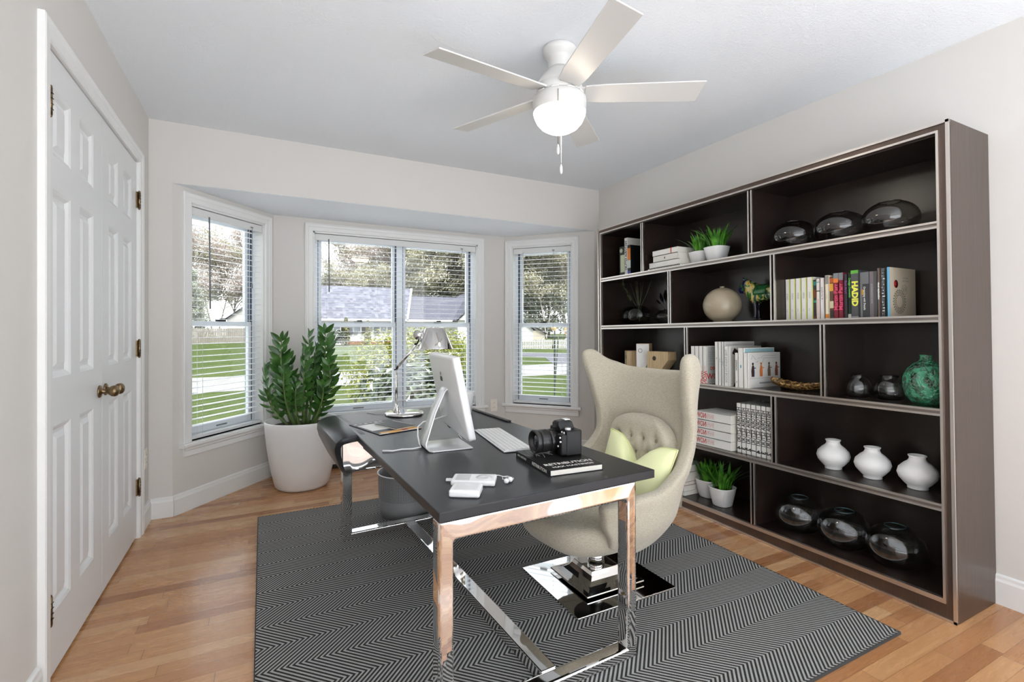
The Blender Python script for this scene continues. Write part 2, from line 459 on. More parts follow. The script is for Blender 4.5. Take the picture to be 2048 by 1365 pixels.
def blind(wm, s0, s1, z0, z1, wand, cord, label):
    root = thing('window_blind', label, 'blind'); root.matrix_world = wm; root['group'] = 'white slatted blinds in the bay windows'
    a, e = s0 + .016, s1 - .016
    b = MB().box(a - .002, e + .002, .010, .016, z1 - .068, z1 - .016); b.box(a, e, .016, .058, z1 - .058, z1 - .016)
    b.build('headrail', M['blindrail'], root, bevel=.002)
    n = int((z1 - .10 - (z0 + .055)) / .0412)
    b = MB()
    for i in range(n + 1):
        z = z1 - .085 - i * .0412
        w = .036; y0 = .020; tl = .0022
        r0 = [(a, y0, z), (a, y0 + w * .5, z + tl * .5 + .0012), (a, y0 + w, z + tl), (a, y0 + w, z + tl - .0016), (a, y0 + w * .5, z + tl * .5 - .0004), (a, y0, z - .0016)]
        r1 = [(e, p[1], p[2]) for p in r0]
        b.loft([r0, r1], 0, False)
    zl = z
    b.build('slats', M['blind'], root)
    MB().box(a, e, .016, .058, z0 + .006, z0 + .026).build('bottom_rail', M['blindrail'], root, bevel=.002)
    b = MB()
    k = 4 if e - a > 1 else 2
    for i in range(k):
        x = a + .09 + (e - a - .18) * i / (k - 1)
        for y in (.0145, .0595): b.box(x - .0007, x + .0007, y - .0007, y + .0007, z0 + .02, z1 - .06)
    b.build('ladder_cord', M['blindrail'], root)
    b = MB().tube([(a + wand[0], .007, z1 - .055), (a + wand[0] + .003, .003, z1 - .055 - wand[1])], .0048, 8)
    b.build('wand', M['wand'] if wand[2] else M['blindrail'], root)
    b = MB(); x = e - cord[0]
    b.box(x - .012, x + .012, .006, .012, z1 - .052, z1 - .044)
    b.tube([(x, .006, z1 - .05), (x + .004, .004, z1 - .05 - cord[1] * .5), (x - .004, .003, z1 - .05 - cord[1])], .0016, 6)
    b.tube([(x - .004, .003, z1 - .05 - cord[1]), (x - .004, .003, z1 - .085 - cord[1])], [.004, .006], 8)
    b.build('lift_cord', M['wand'], root)
    return root

mL, LL = bay_wall('wall_bay_left', BL0, BL1, (0, .07), (.126, .772, .432, 1.968))
mC, LC = bay_wall('wall_bay_center', BL1, BR1, (.07, .07), (.291, 1.752, .425, 1.962))
mR, LR = bay_wall('wall_bay_right', BR1, BR0, (.07, 0), (.068, .675, .430, 1.958))
window('window_1', mL, .126, .772, .432, 1.968, [(.138, .760)], (.045, .855), 'narrow angled bay window beside the closet')
window('window_2', mC, .291, 1.752, .425, 1.962, [(.303, 1.0215), (1.0215, 1.740)], (.20, 1.85), 'wide twin bay window in the middle')
window('window_3', mR, .068, .675, .430, 1.958, [(.080, .663)], (-.02, .765), 'narrow angled bay window beside the bookcase')
blind(mL, .126, .772, .432, 1.968, (.135, .62, True), (.10, .42), 'white slatted blind in the narrow angled window nearest the closet')
blind(mC, .291, 1.752, .425, 1.962, (.105, .44, True), (.14, .13), 'widest white slatted blind, across the twin middle window')
blind(mR, .068, .675, .430, 1.958, (.10, .36, False), (.17, .9), 'white slatted blind in the narrow window nearest the bookcase')

baseboard('baseboard_left', (XL, YF), (XL, DY0 - .066))
baseboard('baseboard_left_corner', (XL, DY1 + .066), (XL, YB))
baseboard('baseboard_back', (XL, YB), BL0, 0, .005)
baseboard('baseboard_bay_left', BL0, BL1)
baseboard('baseboard_bay_right', BR1, BR0)
baseboard('baseboard_right', (XR, YB), (XR, YF))
# closet door casing
b = MB(); mD = Matrix.Translation((XL, 0, 0)) @ Matrix(((0, -1, 0, 0), (1, 0, 0, 0), (0, 0, 1, 0), (0, 0, 0, 1)))
rail3(b, DY0 + .008, DY1 - .008, 0, DZ - .008, CAS, 0, Matrix.Translation((XL, 0, 0)) @ Matrix(((0, -1, 0, 0), (1, 0, 0, 0), (0, 0, 1, 0), (0, 0, 0, 1))))
b.box(XL - .1, XL, DY0, DY0 + .008, 0, DZ); b.box(XL - .1, XL, DY1 - .008, DY1, 0, DZ); b.box(XL - .1, XL, DY0, DY1, DZ - .008, DZ)
struct(b.build('trim_1', M['trim']), 'white casing round the closet doors')

def door(name, y0, y1, cols, hinge_y, hz, knob, label):
    zt = DZ - .012; z0 = .012; xf = XL - .004
    b = MB()
    ys = sorted([y0, y1] + [c for p in cols for c in p]); zs = [z0, .212, .834, .995, 1.628, 1.738, 1.962, zt]
    pan = {(p[0], q) for p in cols for q in (.212, .995, 1.738)}
    for i in range(len(ys) - 1):
        for j in range(len(zs) - 1):
            a, e, lo, hi = ys[i], ys[i + 1], zs[j], zs[j + 1]
            if (a, lo) in pan:
                rr = []
                for ins, dep in ((0, 0), (.010, .004), (.020, .013), (.030, .013), (.048, .004)):
                    rr.append([(xf - dep, a + ins, lo + ins), (xf - dep, e - ins, lo + ins), (xf - dep, e - ins, hi - ins), (xf - dep, a + ins, hi - ins)])
                b.loft(rr, 0, False, None, False); b.add(rr[-1], [(0, 1, 2, 3)])
            else: b.add([(xf, a, lo), (xf, e, lo), (xf, e, hi), (xf, a, hi)], [(0, 1, 2, 3)])
    B = [(xf, y0, z0), (xf, y1, z0), (xf, y1, zt), (xf, y0, zt)]; Bk = [(xf - .035, p[1], p[2]) for p in B]
    b.loft([B, Bk], 0, False, None, False); b.add(Bk, [(3, 2, 1, 0)])
    d = b.build(name, M['door']); struct(d, label)
    for z in hz:
        h = MB()
        h.tube([(XL + .009, hinge_y, z - .044), (XL + .009, hinge_y, z + .044)], .0065, 10)
        for q in (-.047, .047): h.sphere((XL + .009, hinge_y, z + q), .006, 8, 6)
        s = 1 if hinge_y < (y0 + y1) / 2 else -1
        h.box(XL - .005, XL + .003, hinge_y + s * .002, hinge_y + s * .017, z - .044, z + .044)
        for q in (-.026, -.009, .009, .026): h.box(XL + .003, XL + .0165, hinge_y - .0072, hinge_y + .0072, z + q - .0006, z + q + .0006, 1)
        h.build('hinge', [M['brass'], M['dark']], d)
    k = MB()
    X = Matrix.Translation((xf, knob[0], knob[1])) @ Matrix.Rotation(PI / 2, 4, 'Y')
    k.lathe([(.026, 0), (.027, .003), (.024, .007), (.010, .010), (.009, .028), (.016, .034), (.023, .044), (.0245, .054), (.021, .063), (.012, .068), (.001, .069)], 24, 0, X)
    k.build('door_knob', M['brass'], d)
door('door_1', DY0 + .010, 2.690, [(2.135, 2.305), (2.405, 2.572)], DY0 + .016, (1.893, .251), (2.648, .892), 'white six-panel closet door nearest the camera')
door('door_2', 2.694, DY1 - .010, [(2.795, 2.955), (3.055, 3.225)], DY1 - .010, (1.872, 1.051, .283), (2.738, .892), 'white six-panel closet door nearest the window')

def outlet(M4, label, holes=True):
    r = thing('wall_outlet', label, 'outlet'); r.matrix_world = M4
    MB().box(-.036, .036, -.006, 0, -.058, .058).build('cover_plate', M['outlet'], r, bevel=.003)
    if holes:
        for zz in (-.022, .022):
            o = MB(); o.box(-.017, .017, -.008, -.005, zz - .014, zz + .014)
            for sx in (-.006, .006): o.box(sx - .001, sx + .001, -.0085, -.004, zz - .003, zz + .006, 1)
            o.build('receptacle', [M['outlet'], M['black']], r)
outlet(mC @ Matrix.Translation((1.925, 0, .415)), 'cream wall outlet between the wide window and the narrow window')
outlet(Matrix.Translation((XL, 3.53, .395)) @ Matrix.Rotation(PI / 2, 4, 'Z'), 'white wall outlet low beside the closet door casing')

# baseboard heater below the wide window
r = thing('baseboard_heater', 'low white baseboard heater under the wide window behind the planter', 'heater', (0, 0, 0))
b = MB(); b.loft([[(x, y, z) for y, z in [(4.30, .205), (4.262, .200), (4.238, .178), (4.238, .045), (4.245, .040), (4.245, .170), (4.268, .19), (4.30, .19)]] for x in (.10, 2.10)], 0, False)
b.build('cover', M['trim'], r)
hm_ = plain('heater_end', S(96, 86, 78), .5)
MB().box(.098, .112, 4.232, 4.30, .0, .207).build('end_cap', hm_, r); MB().box(2.088, 2.102, 4.232, 4.30, 0, .207).build('end_cap', hm_, r)
MB().box(.112, 2.088, 4.252, 4.30, .012, .17).build('fin_core', M['dark'], r)

# ================================================================ CEILING FAN
FX, FY = 1.208, 1.880
fan = thing('ceiling_fan', 'white five-blade ceiling fan with a lit glass bowl', 'ceiling fan', (FX, FY, 2.44))
MB().lathe([(.076, 0), (.078, -.012), (.074, -.03), (.060, -.040), (.052, -.055), (.050, -.10), (.052, -.115)], 36).build('canopy', M['fan'], fan)
b = MB().lathe([(.052, -.095), (.070, -.115), (.094, -.150), (.102, -.165), (.103, -.170), (.100, -.174), (.104, -.178), (.106, -.205), (.104, -.222), (.085, -.228)], 40)
b.build('motor_housing', M['fan'], fan)
b = MB().lathe([(.080, -.214), (.112, -.220), (.121, -.232), (.123, -.250), (.120, -.292), (.112, -.296)], 40)
for k in range(10):
    a = 2 * PI * k / 10 + .2
    b.tube([(.1125 * math.cos(a + q), .1125 * math.sin(a + q), -.2205) for q in (-.16, -.08, 0, .08, .16)], .0035, 6, 1)
b.build('light_fitter', [M['fan'], M['txt_white']], fan)
b = MB().lathe([(.117, -.285), (.119, -.296), (.115, -.312), (.104, -.336), (.085, -.358), (.058, -.374), (.028, -.382), (.0005, -.384)], 40)
b.build('glass_bowl', M['bowl'], fan)
for k in range(5):
    a = R(-102 + 72 * k)
    X = Matrix.Rotation(a, 4, 'Z') @ Matrix.Translation((0, 0, -.208)) @ Matrix.Rotation(R(-13), 4, 'X')
    b = MB(); out = []
    pl = [(.115, -.050), (.20, -.058), (.58, -.064), (.640, -.064), (.628, .064), (.58, .064), (.20, .058), (.115, .050)]
    b.prism(pl, -.003, .003, 0, X)
    bl = b.build('blade', M['fan'], fan, bevel=.0015)
    MB().box(.085, .15, -.035, .035, .001, .010, 0, X).build('blade_iron', M['fan'], bl)
b = MB(); zc = -.235
def chain(px, py, z0, z1, bead, nm):
    b = MB(); n = int((z0 - z1) / .0085)
    b.tube([(px, py, z0), (px, py, z1)], .0011, 6)
    for i in range(n): b.sphere((px, py, z0 - i * .0085), .0021, 6, 4)
    o = b.build('pull_chain', M['brass'] if nm else M['txt_white'], fan)
    MB().lathe([(.0015, z1), (.004, z1 - .006), (.0065, z1 - .016), (.0065, z1 - .036), (.0035, z1 - .043), (.001, z1 - .045)], 14, 0, Matrix.Translation((px, py, 0))).build('chain_fob', M['fan'], o)
chain(-.074, -.104, -.245, -.484, 1, 1)
chain(.040, .047, -.37, -.509, 1, 0)

# ================================================================ RUG
b = MB().box(-.022, 2.150, .972, 3.345, .0005, .010, 0)
rug = b.build('area_rug', [M['rug']])
tag(rug, 'charcoal and grey herringbone area rug under the desk', 'rug')
bb = MB()
for q in ((-.026, -.022, .968, 3.349), (2.150, 2.154, .968, 3.349)): bb.box(q[0], q[1], q[2], q[3], .0005, .0105)
bb.box(-.022, 2.150, 3.345, 3.349, .0005, .0105); bb.box(-.022, 2.150, .968, .972, .0005, .0105)
bb.build('binding', M['rug_edge'], rug)

# ================================================================ DESK
DO = Vector((.4256, 1.263, 0)); DTH = R(3.0)
desk = thing('executive_desk', 'black-topped desk with polished chrome frame and curved waterfall end', 'desk', DO, DTH)
DZT, DT = .66, .030
DL, DW = 1.70, .815
b = MB()
b.prism([(0, 0), (DW, 0), (DW, DL), (.035, DL), (.028, 1.10), (.012, .55)], DZT - DT, DZT)
top = b.build('desk_top', M['desk'], desk, bevel=.003)
MB().box(DW - .022, DW + .001, 1.02, 1.69, DZT - .001, DZT + .008).build('edge_strip', M['black'], desk, bevel=.002)
# waterfall skirt on the far corner: outer curve swept to the far edge, narrowing to the leg
prof = [(.07, .6603), (.027, .6598), (-.005, .657), (-.040, .650), (-.064, .630), (-.068, .600), (-.060, .565), (-.043, .525), (-.020, .475), (.006, .43), (.036, .384)]
near = [1.10, 1.10, 1.10, 1.10, 1.11, 1.135, 1.17, 1.22, 1.29, 1.37, 1.452]
far = [1.70, 1.70, 1.70, 1.69, 1.68, 1.665, 1.65, 1.63, 1.60, 1.58, 1.56]
def off(i, d):
    a = prof[max(i - 1, 0)]; e = prof[min(i + 1, len(prof) - 1)]
    tx, tz = e[0] - a[0], e[1] - a[1]; l = math.hypot(tx, tz)
    return (prof[i][0] - tz / l * d, prof[i][1] + tx / l * d)
th = [.030, .030, .030, .030, .030, .030, .029, .028, .026, .024, .022]
rings = []
for i, (w, z) in enumerate(prof):
    ow, oz = off(i, -th[i])
    ow2, oz2 = prof[i][0] + (prof[i][0] - off(i, th[i])[0]), prof[i][1] + (prof[i][1] - off(i, th[i])[1])
    iw, iz = (ow, oz)
    if iw < w and i > 4: iw = w + th[i]
    if i <= 4 and iz > z: iw, iz = 2 * w - ow, 2 * z - oz
    rings.append([(w, near[i], z), (iw, near[i] , iz), (iw, far[i], iz), (w, far[i], z)])
b = MB(); b.loft(rings, 0, True)
sk = b.build('waterfall_panel', M['desk'], desk, bevel=.004)
for md in sk.modifiers: pass
# chrome frames
def frame(l0, l1, w0, w1, name, top_h=.062, legw=.046, far=False):
    b = MB(); zt = DZT - DT - .0005; zb = .0105; rr = .022
    outer = [(w0, zb), (w1, zb), (w1, zt), (w0, zt)]
    def arc(cx, cz, r, a0, a1, n=5): return [(cx + r * math.cos(R(a0 + (a1 - a0) * i / n)), cz + r * math.sin(R(a0 + (a1 - a0) * i / n))) for i in range(n + 1)]
    ix0, ix1, iz0, iz1 = w0 + legw, w1 - legw, zb + .040, zt - top_h
    r = .014
    inner = arc(ix0 + r, iz0 + .002, .002, 180, 270) + arc(ix1 - .002, iz0 + .002, .002, 270, 360) + arc(ix1 - r, iz1 - r, r, 0, 90) + arc(ix0 + r, iz1 - r, r, 90, 180)
    inner[0:6] = arc(ix0 + .002, iz0 + .002, .002, 180, 270)
    # ring of faces: match inner points to outer corners through a bmesh-free strip
    n = len(inner); out = []
    for k, p in enumerate(inner):
        q = k // 6
        out.append(outer[q])
    vs = [(p[0], l0, p[1]) for p in inner] + [(p[0], l0 + (.0038 if p[1] > .3 else 0), p[1]) for p in out] + [(p[0], l1, p[1]) for p in inner] + [(p[0], l1, p[1]) for p in out]
    fs = []
    for k in range(n):
        j = (k + 1) % n
        same = out[k] == out[j]
        fs.append((k, j, n + k) if same else (k, j, n + j, n + k))
        fs.append((2 * n + j, 2 * n + k, 3 * n + k) if same else (2 * n + j, 2 * n + k, 3 * n + k, 3 * n + j))
        fs.append((j, k, 2 * n + k, 2 * n + j))
        if not same: fs.append((n + k, n + j, 3 * n + j, 3 * n + k))
    b.add(vs, fs)
    o = b.build(name, M['chrome_wave'], desk)
    bm = bmesh.new(); bm.from_mesh(o.data); bmesh.ops.remove_doubles(bm, verts=bm.verts, dist=1e-5); bmesh.ops.recalc_face_normals(bm, faces=bm.faces); bm.to_mesh(o.data); bm.free()
    md = o.modifiers.new('bevel', 'BEVEL'); md.width = .011; md.segments = 5; md.limit_method = 'ANGLE'; md.angle_limit = R(40)
    return o
frame(.014, .070, .006, .746, 'near_frame')
frame(1.482, 1.545, .035, .762, 'far_frame', .250, .052)
MB().box(.379, .438, .0705, 1.4815, .0110, .052).build('floor_stretcher', M['chrome'], desk, bevel=.004)
MB().box(.05, .73, .12, 1.08, .600, .628).build('under_panel', M['black'], desk)
DM = Matrix.Translation(DO) @ Matrix.Rotation(DTH, 4, 'Z')
TZ = DZT + .0005

# ================================================================ WASTE BASKET
wb = thing('waste_basket', 'grey perforated metal waste basket on the rug beneath the desk', 'bin', (.80, 3.02, .0105))
prof = [(.142, 0), (.150, .004), (.158, .05), (.164, .12), (.168, .20), (.169, .256), (.171, .260), (.169, .262), (.165, .258), (.160, .12), (.146, .010), (.001, .008)]
b = MB().lathe(prof, 56)
o = b.build('basket_wall', M['mesh'], wb)
uvl = o.data.uv_layers.new(name='UVMap')
for p in o.data.polygons:
    for li in p.loop_indices:
        co = o.data.vertices[o.data.loops[li].vertex_index].co
        a = math.atan2(co.y, co.x) / (2 * PI) % 1.0
        uvl.data[li].uv = (a, co.z / .26)
    us = [uvl.data[li].uv[0] for li in p.loop_indices]
    if max(us) - min(us) > .5:
        for li in p.loop_indices:
            if uvl.data[li].uv[0] < .5: uvl.data[li].uv[0] += 1
b = MB(); b.tube([(.170 * math.cos(2 * PI * i / 40), .170 * math.sin(2 * PI * i / 40), .260) for i in range(41)], .0035, 8)
b.build('rim', M['white_pl'], wb)

# ================================================================ WING CHAIR
CX0, CY0, CF = 1.365, 1.815, R(186)
chair = thing('wing_chair', 'cream linen high wing-back swivel chair on a chrome pyramid base', 'chair', (CX0, CY0, .0105), CF)
def lerp(tab, z):
    for (a, va), (e, ve) in zip(tab, tab[1:]):
        if z <= e:
            k = max(0, (z - a) / (e - a)); k = k * k * (3 - 2 * k)
            return va + (ve - va) * k
    return tab[-1][1]
XB = [(.17, -.10), (.24, -.24), (.34, -.315), (.47, -.345), (.70, -.375), (.98, -.435), (1.1, -.455)]     # back centre line
WD = [(.17, .10), (.24, .235), (.34, .285), (.47, .300), (.60, .280), (.80, .293), (1.05, .326)]           # half width
XE = [(.17, .0), (.40, -.06), (.475, -.08), (.53, -.20), (.60, -.275), (.70, -.28), (.85, -.235), (1.0, -.195), (1.1, -.18)]  # wing leading edge x
XA = [(.17, .02), (.24, .10), (.30, .17), (.38, .215), (.47, .235), (.6, .24)]                              # arm front x
def plan(q, z):
    if q <= .5:
        ph = q / .5 * PI / 2
        xb, xe, w = lerp(XB, z), lerp(XE, z), lerp(WD, z)
        p = .78
        return xb + (xe - xb) * (1 - math.cos(ph) ** p if math.cos(ph) > 1e-6 else 1), w * math.sin(ph) ** .80
    k = (q - .5) / .5
    xe, xa, w = lerp(XE, z), lerp(XA, z), lerp(WD, z)
    return xe + (xa - xe) * k, w * (1 - .10 * k * k)
NQ = 20
qs = [i / NQ for i in range(-NQ, NQ + 1)]
hz = [(0, .948), (.15, .952), (.3, .985), (.42, 1.04), (.47, 1.055), (.5, 1.03)]
vs = {}; verts = []; faces = []
def V(i, j, p):
    vs[(i, j)] = len(verts); verts.append(p)
low = [.195, .215, .25, .29, .335, .38, .43, .475]
up = [.52, .56, .60, .65, .71, .78, .85, .92, 1.0]
for i, s in enumerate(qs):
    q = abs(s); sg = 1 if s >= 0 else -1
    zb = .195 + .085 * max(0, (q - .35) / .65) ** 1.2
    for j, z in enumerate(low):
        zz = zb + (z - .195) * (.475 - zb) / .28
        if q > .5: zz -= .018 * ((q - .5) / .5) ** 2 * (j / 7)
        x, y = plan(q, zz); V(i, j, (x, y * sg, zz))
    if q <= .5001:
        ht = lerp(hz, q)
        for j, z in enumerate(up):
            zz = .475 + (z - .475) * (ht - .475) / .525
            x, y = plan(q, zz); V(i, 8 + j, (x, y * sg, zz))
for i in range(len(qs) - 1):
    for j in range(16):
        k = [(i, j), (i + 1, j), (i + 1, j + 1), (i, j + 1)]
        if all(c in vs for c in k): faces.append([vs[c] for c in k][::-1])
b = MB(); b.add(verts, faces, 0, True)
sh = b.build('shell', M['linen'], chair, solid=.058, soff=0, sub=2)
sh.modifiers['solid'].use_rim = True
# seat
b = MB(); rings = []
for z, k in ((.190, .35), (.200, .62), (.222, .86), (.255, .97), (.29, 1.0), (.32, 1.0), (.345, .97), (.358, .88), (.362, .6)):
    r = []
    for i in range(40):
        a = 2 * PI * i / 40; ca, sa = math.cos(a), math.sin(a)
        ex = abs(ca) ** .75 * (1 if ca > 0 else -1); ey = abs(sa) ** .6 * (1 if sa > 0 else -1)
        r.append((.02 + .315 * ex * k, .262 * ey * k, z))
    rings.append(r)
b.loft(rings, 0, True)
b.build('seat', M['linen'], chair, sub=1)
b = MB(); b.lathe([(.10, .172), (.10, .197)], 24); b.build('swivel_plate', M['black'], chair)
# tufted back cushion, leaning on the back
TB = Matrix.Translation((-.305, 0, .530)) @ Matrix.Rotation(R(-7), 4, 'Y')
bt = [(yy, zz) for r_, zz in enumerate((.085, .015, -.055, -.125)) for yy in ([-.117, -.039, .039, .117] if r_ % 2 == 0 else [-.156, -.078, 0, .078, .156])]
def cush(u, v):
    y = (u - .5) * .43; z = (v - .5) * .40
    if z > 0: hw = .215 * (max(0, 1 - (z / .20) ** 2.6)) ** .42
    else: hw = .215
    y = (u - .5) * 2 * hw
    ed = min(1, (1 - abs(u - .5) * 2) / .22) * min(1, (v + .02) / .18)
    zt = min(1, (1 - v) / .14)
    d = .062 * math.sqrt(max(0, 1 - (1 - min(1, ed)) ** 2)) * math.sqrt(max(0, 1 - (1 - zt) ** 2))
    for by, bz in bt:
        d -= .020 * math.exp(-((y - by) ** 2 + (z - bz) ** 2) / (2 * .013 ** 2))
        d -= .004 * math.exp(-((y - by) ** 2) / (2 * .008 ** 2)) * math.exp(-((z - bz) ** 2) / (2 * .04 ** 2))
    return (d, y, z)
b = MB(); b.grid(cush, 64, 56, 0, True, TB); b.grid(lambda u, v: (-.05, cush(u, v)[1], cush(u, v)[2]), 16, 14, 0, True, TB, True)
cb = b.build('back_cushion', M['linen'], chair)
for by, bz in bt[:9] + bt[9:]:
    if abs(by) < .15: MB().sphere((0, 0, 0), .009, 12, 8, 0, .5, 1, 1, TB @ Matrix.Translation((cush(.5 + by / .43, .5 + bz / .40)[0] + .002, by, bz))).build('button', M['button'], cb)
# chrome base
B0 = Matrix.Rotation(-CF, 4, 'Z')
b = MB().box(-.262, .262, -.232, .232, 0, .008, 0, B0); b.build('base_plate', M['chrome'], chair, bevel=.002)
rings = []
for z, k in ((.018, .155), (.024, .155), (.028, .135), (.036, .112), (.048, .094), (.064, .081), (.080, .074)):
    rings.append([(k, k * .95, z), (-k, k * .95, z), (-k, -k * .95, z), (k, -k * .95, z)])
b = MB(); b.loft(rings, 0, False, B0)
b.box(-.06, .06, -.06, .06, .008, .020, 0, B0)
b.build('pyramid_collar', M['chrome'], chair, bevel=.0015)
b = MB().lathe([(.038, .075), (.038, .128), (.030, .131), (.030, .185)], 32); b.build('column', M['chrome'], chair)
# throw pillow
pl = thing('throw_pillow', 'pale lime square cushion with a dented top on the wing chair seat', 'cushion', (1.520, 1.790, .335), R(186), rot=(R(-4), R(-16), R(187)))
def pil(sg):
    def fn(u, v):
        y = (u - .5) * 2; z = v * 2 - 1
        k = (1 - y * y) * (1 - z * z)
        d = .072 * max(0, k) ** .42
        hy = .205 * (1 - .07 * (1 - z * z)); hz_ = .165 * (1 - .06 * (1 - y * y))
        zz = z * hz_ + .150
        if z > 0: zz -= .115 * math.exp(-(y / .34) ** 2) * z ** 1.5
        return (sg * d, y * hy, zz)
    return fn
b = MB(); b.grid(pil(1), 28, 28); b.grid(pil(-1), 28, 28, 0, True, None, True)
po = b.build('cover', M['lime'], pl)
f = pil(0); edge = [f(i / 28, 1) for i in range(29)] + [f(1, 1 - i / 28) for i in range(1, 29)] + [f(1 - i / 28, 0) for i in range(1, 29)] + [f(0, i / 28) for i in range(1, 29)]
MB().tube(edge, .004, 6).build('piping', M['piping'], pl)

# ================================================================ PLANTER
pt = thing('potted_plant', 'large leafy green plant in a tall white tapered planter in the bay corner', 'plant', (.262, 3.915, .0005))
b = MB().lathe([(.150, 0), (.172, .004), (.186, .022), (.210, .13), (.232, .26), (.246, .38), (.252, .455), (.254, .487), (.250, .493), (.240, .487), (.232, .44), (.22, .42)], 56)
b.build('planter', M['planter'], pt)
MB().lathe([(.236, .44), (.15, .455), (.0005, .462)], 32, close=False).build('soil', M['soil'], pt)
rnd = random.Random(5)
def leaflet(b, p, d, side, L_, m=0):
    d = Vector(d).normalized(); s = Vector(side); s = (s - d * s.dot(d)).normalized(); n = d.cross(s).normalized()
    rows = [(0, .05), (.12, .45), (.32, .92), (.52, 1.0), (.74, .74), (.9, .34), (1.0, .02)]
    vs = []
    W_ = L_ * .20
    for t_, w in rows:
        c_ = Vector(p) + d * L_ * t_ - n * (L_ * .12 * t_ * t_)
        vs += [c_ - s * W_ * w + n * W_ * w * .28, c_, c_ + s * W_ * w + n * W_ * w * .28]
    fs = []
    for i in range(len(rows) - 1):
        for k in range(2): fs.append((i * 3 + k, i * 3 + k + 1, i * 3 + k + 4, i * 3 + k + 3))
    b.add(vs, fs, m, True)
def frond(base, tip, bend, L_, n=13, seed=0):
    rr = random.Random(seed)
    base, tip = Vector(base), Vector(tip); bend = Vector(bend)
    P = lambda t_: base * (1 - t_) ** 2 + (base * .5 + tip * .5 + bend) * 2 * t_ * (1 - t_) + tip * t_ ** 2
    b = MB()
    b.tube([P(i / 14) for i in range(15)], [.0115 * (1 - .75 * i / 14) for i in range(15)], 8, 1)
    ax0 = (tip - base).normalized()
    face = R(rr.uniform(-55, 55)); lat = (rv * math.cos(face) + fv * math.sin(face)); lat = (lat - ax0 * lat.dot(ax0)).normalized()
    for i in range(n):
        t_ = .24 + .74 * i / (n - 1); ax = (P(min(1, t_ + .03)) - P(t_ - .03)).normalized(); fr_ = ax.cross(lat).normalized()
        for sg in (-1, 1):
            q = t_ + (.012 if sg > 0 else 0)
            up_ = .38 + .55 * t_ + rr.uniform(-.15, .15)
            d = (ax * up_ + lat * sg * (1.0 - .25 * t_) + fr_ * rr.uniform(-.35, .35)).normalized()
            nrm = (fr_ + ax * .35 + lat * rr.uniform(-.35, .35)).normalized()
            leaflet(b, P(min(1, q)), d, d.cross(nrm), L_ * (1.0 - .35 * abs(t_ - .55)) * 1.22 * rr.uniform(.85, 1.1))
    leaflet(b, tip, (tip - P(.95)), lat, L_ * .8)
    return b.build('frond', [M['zz'], M['zzstem']], pt)
# tips given beside the pot centre: (x, y, z above floor)
rv = Vector((.872, -.489, 0)); fv = Vector((.489, .872, 0))
for k, (tr, tf, tz, br, bf, L_, n) in enumerate([(-.215, .05, .97, -.08, .02, .095, 10), (-.125, -.06, 1.075, -.07, 0, .092, 11), (-.255, -.05, .86, -.06, -.03, .085, 8), (.005, .10, 1.10, .01, .03, .085, 11),
        (.150, .05, 1.13, .07, 0, .095, 12), (.225, -.06, .90, .09, .02, .085, 9), (.07, -.10, .98, .01, -.05, .09, 10), (.14, .12, .95, .02, .06, .09, 9), (-.06, -.15, .84, -.03, -.05, .085, 8), (.20, -.1, .74, .06, -.02, .08, 6), (-.17, .1, .82, -.03, .02, .085, 8), (-.20, -.12, .68, -.05, 0, .08, 5), (.03, -.16, .74, .0, -.05, .09, 6), (.11, -.02, 1.0, .02, 0, .09, 10), (-.12, .02, .93, -.03, 0, .09, 9)]):
    base = rv * (tr * .42) + fv * (tf * .42); base.z = .455
    tip = rv * tr + fv * tf; tip.z = tz
    frond(base, tip, rv * br + fv * bf, L_, n, k + 1)
# ================================================================ ON THE DESK
# task lamp
lamp = thing('task_lamp', 'polished chrome task lamp with a flared shade at the window end of the desk', 'lamp', (.735, 2.805, TZ))
MB().lathe([(.108, 0), (.1105, .003), (.1105, .010), (.108, .014), (.02, .0155), (.001, .0155)], 48).build('base', M['chrome'], lamp)
LV = Vector((.8898, -.4563, 0))
def LP(s_, z, o=0): p = LV * s_ + Vector((.4563, .8898, 0)) * o; return (p.x, p.y, z)
b = MB().tube([LP(-.044, .014), LP(-.044, .034), LP(-.046, .065)], [.017, .012, .009], 14)
for o in (-.009, .009): b.tube([LP(-.062, .012, o), LP(-.060, .03, o), LP(-.050, .052, o), LP(-.048, .085, o)], .0035, 8)
b.build('post', M['chrome'], lamp)
b = MB()
for o in (-.007, .007): b.tube([LP(-.047, .065, o), LP(-.047, .262, o)], .0062, 10)
b.tube([LP(-.047, .07), LP(-.047, .26)], .0045, 8)
b.build('lower_arm', M['chrome'], lamp)
b = MB()
for o in (-.008, .008): b.tube([LP(-.046, .262, o), LP(-.038, .280, o)], .0042, 8)
for p in ((-.047, .262), (-.038, .282), (-.052, .262)): b.tube([LP(p[0], p[1], -.012), LP(p[0], p[1], .012)], .0048, 10)
b.build('elbow_joint', M['black'], lamp)
b = MB()
for o in (-.007, .007): b.tube([LP(-.038, .280, o), LP(.066, .405, o)], .0062, 10)
b.tube([LP(-.030, .283), LP(.070, .402)], .0045, 8)
b.build('upper_arm', M['chrome'], lamp)
b = MB(); b.tube([LP(.066, .410, -.012), LP(.066, .410, .012)], .007, 12); b.tube([LP(.070, .408), LP(.082, .43), LP(.090, .455)], .0045, 8)
b.build('wrist_joint', M['black'], lamp)
b = MB(); b.tube([LP(.080, .462, -.014), LP(.080, .462, .014)], .026, 20); b.tube([LP(.095, .475), LP(.15, .488)], .013, 12)
b.build('head_bracket', M['chrome'], lamp)
b = MB(); b.tube([LP(.075 + .022 * math.cos(a), .465 + .024 * math.sin(a)) for a in [R(60 + 15 * i) for i in range(14)]], .0014, 6)
b.build('wire_loop', M['black'], lamp)
sc_ = LP(.178, 0)
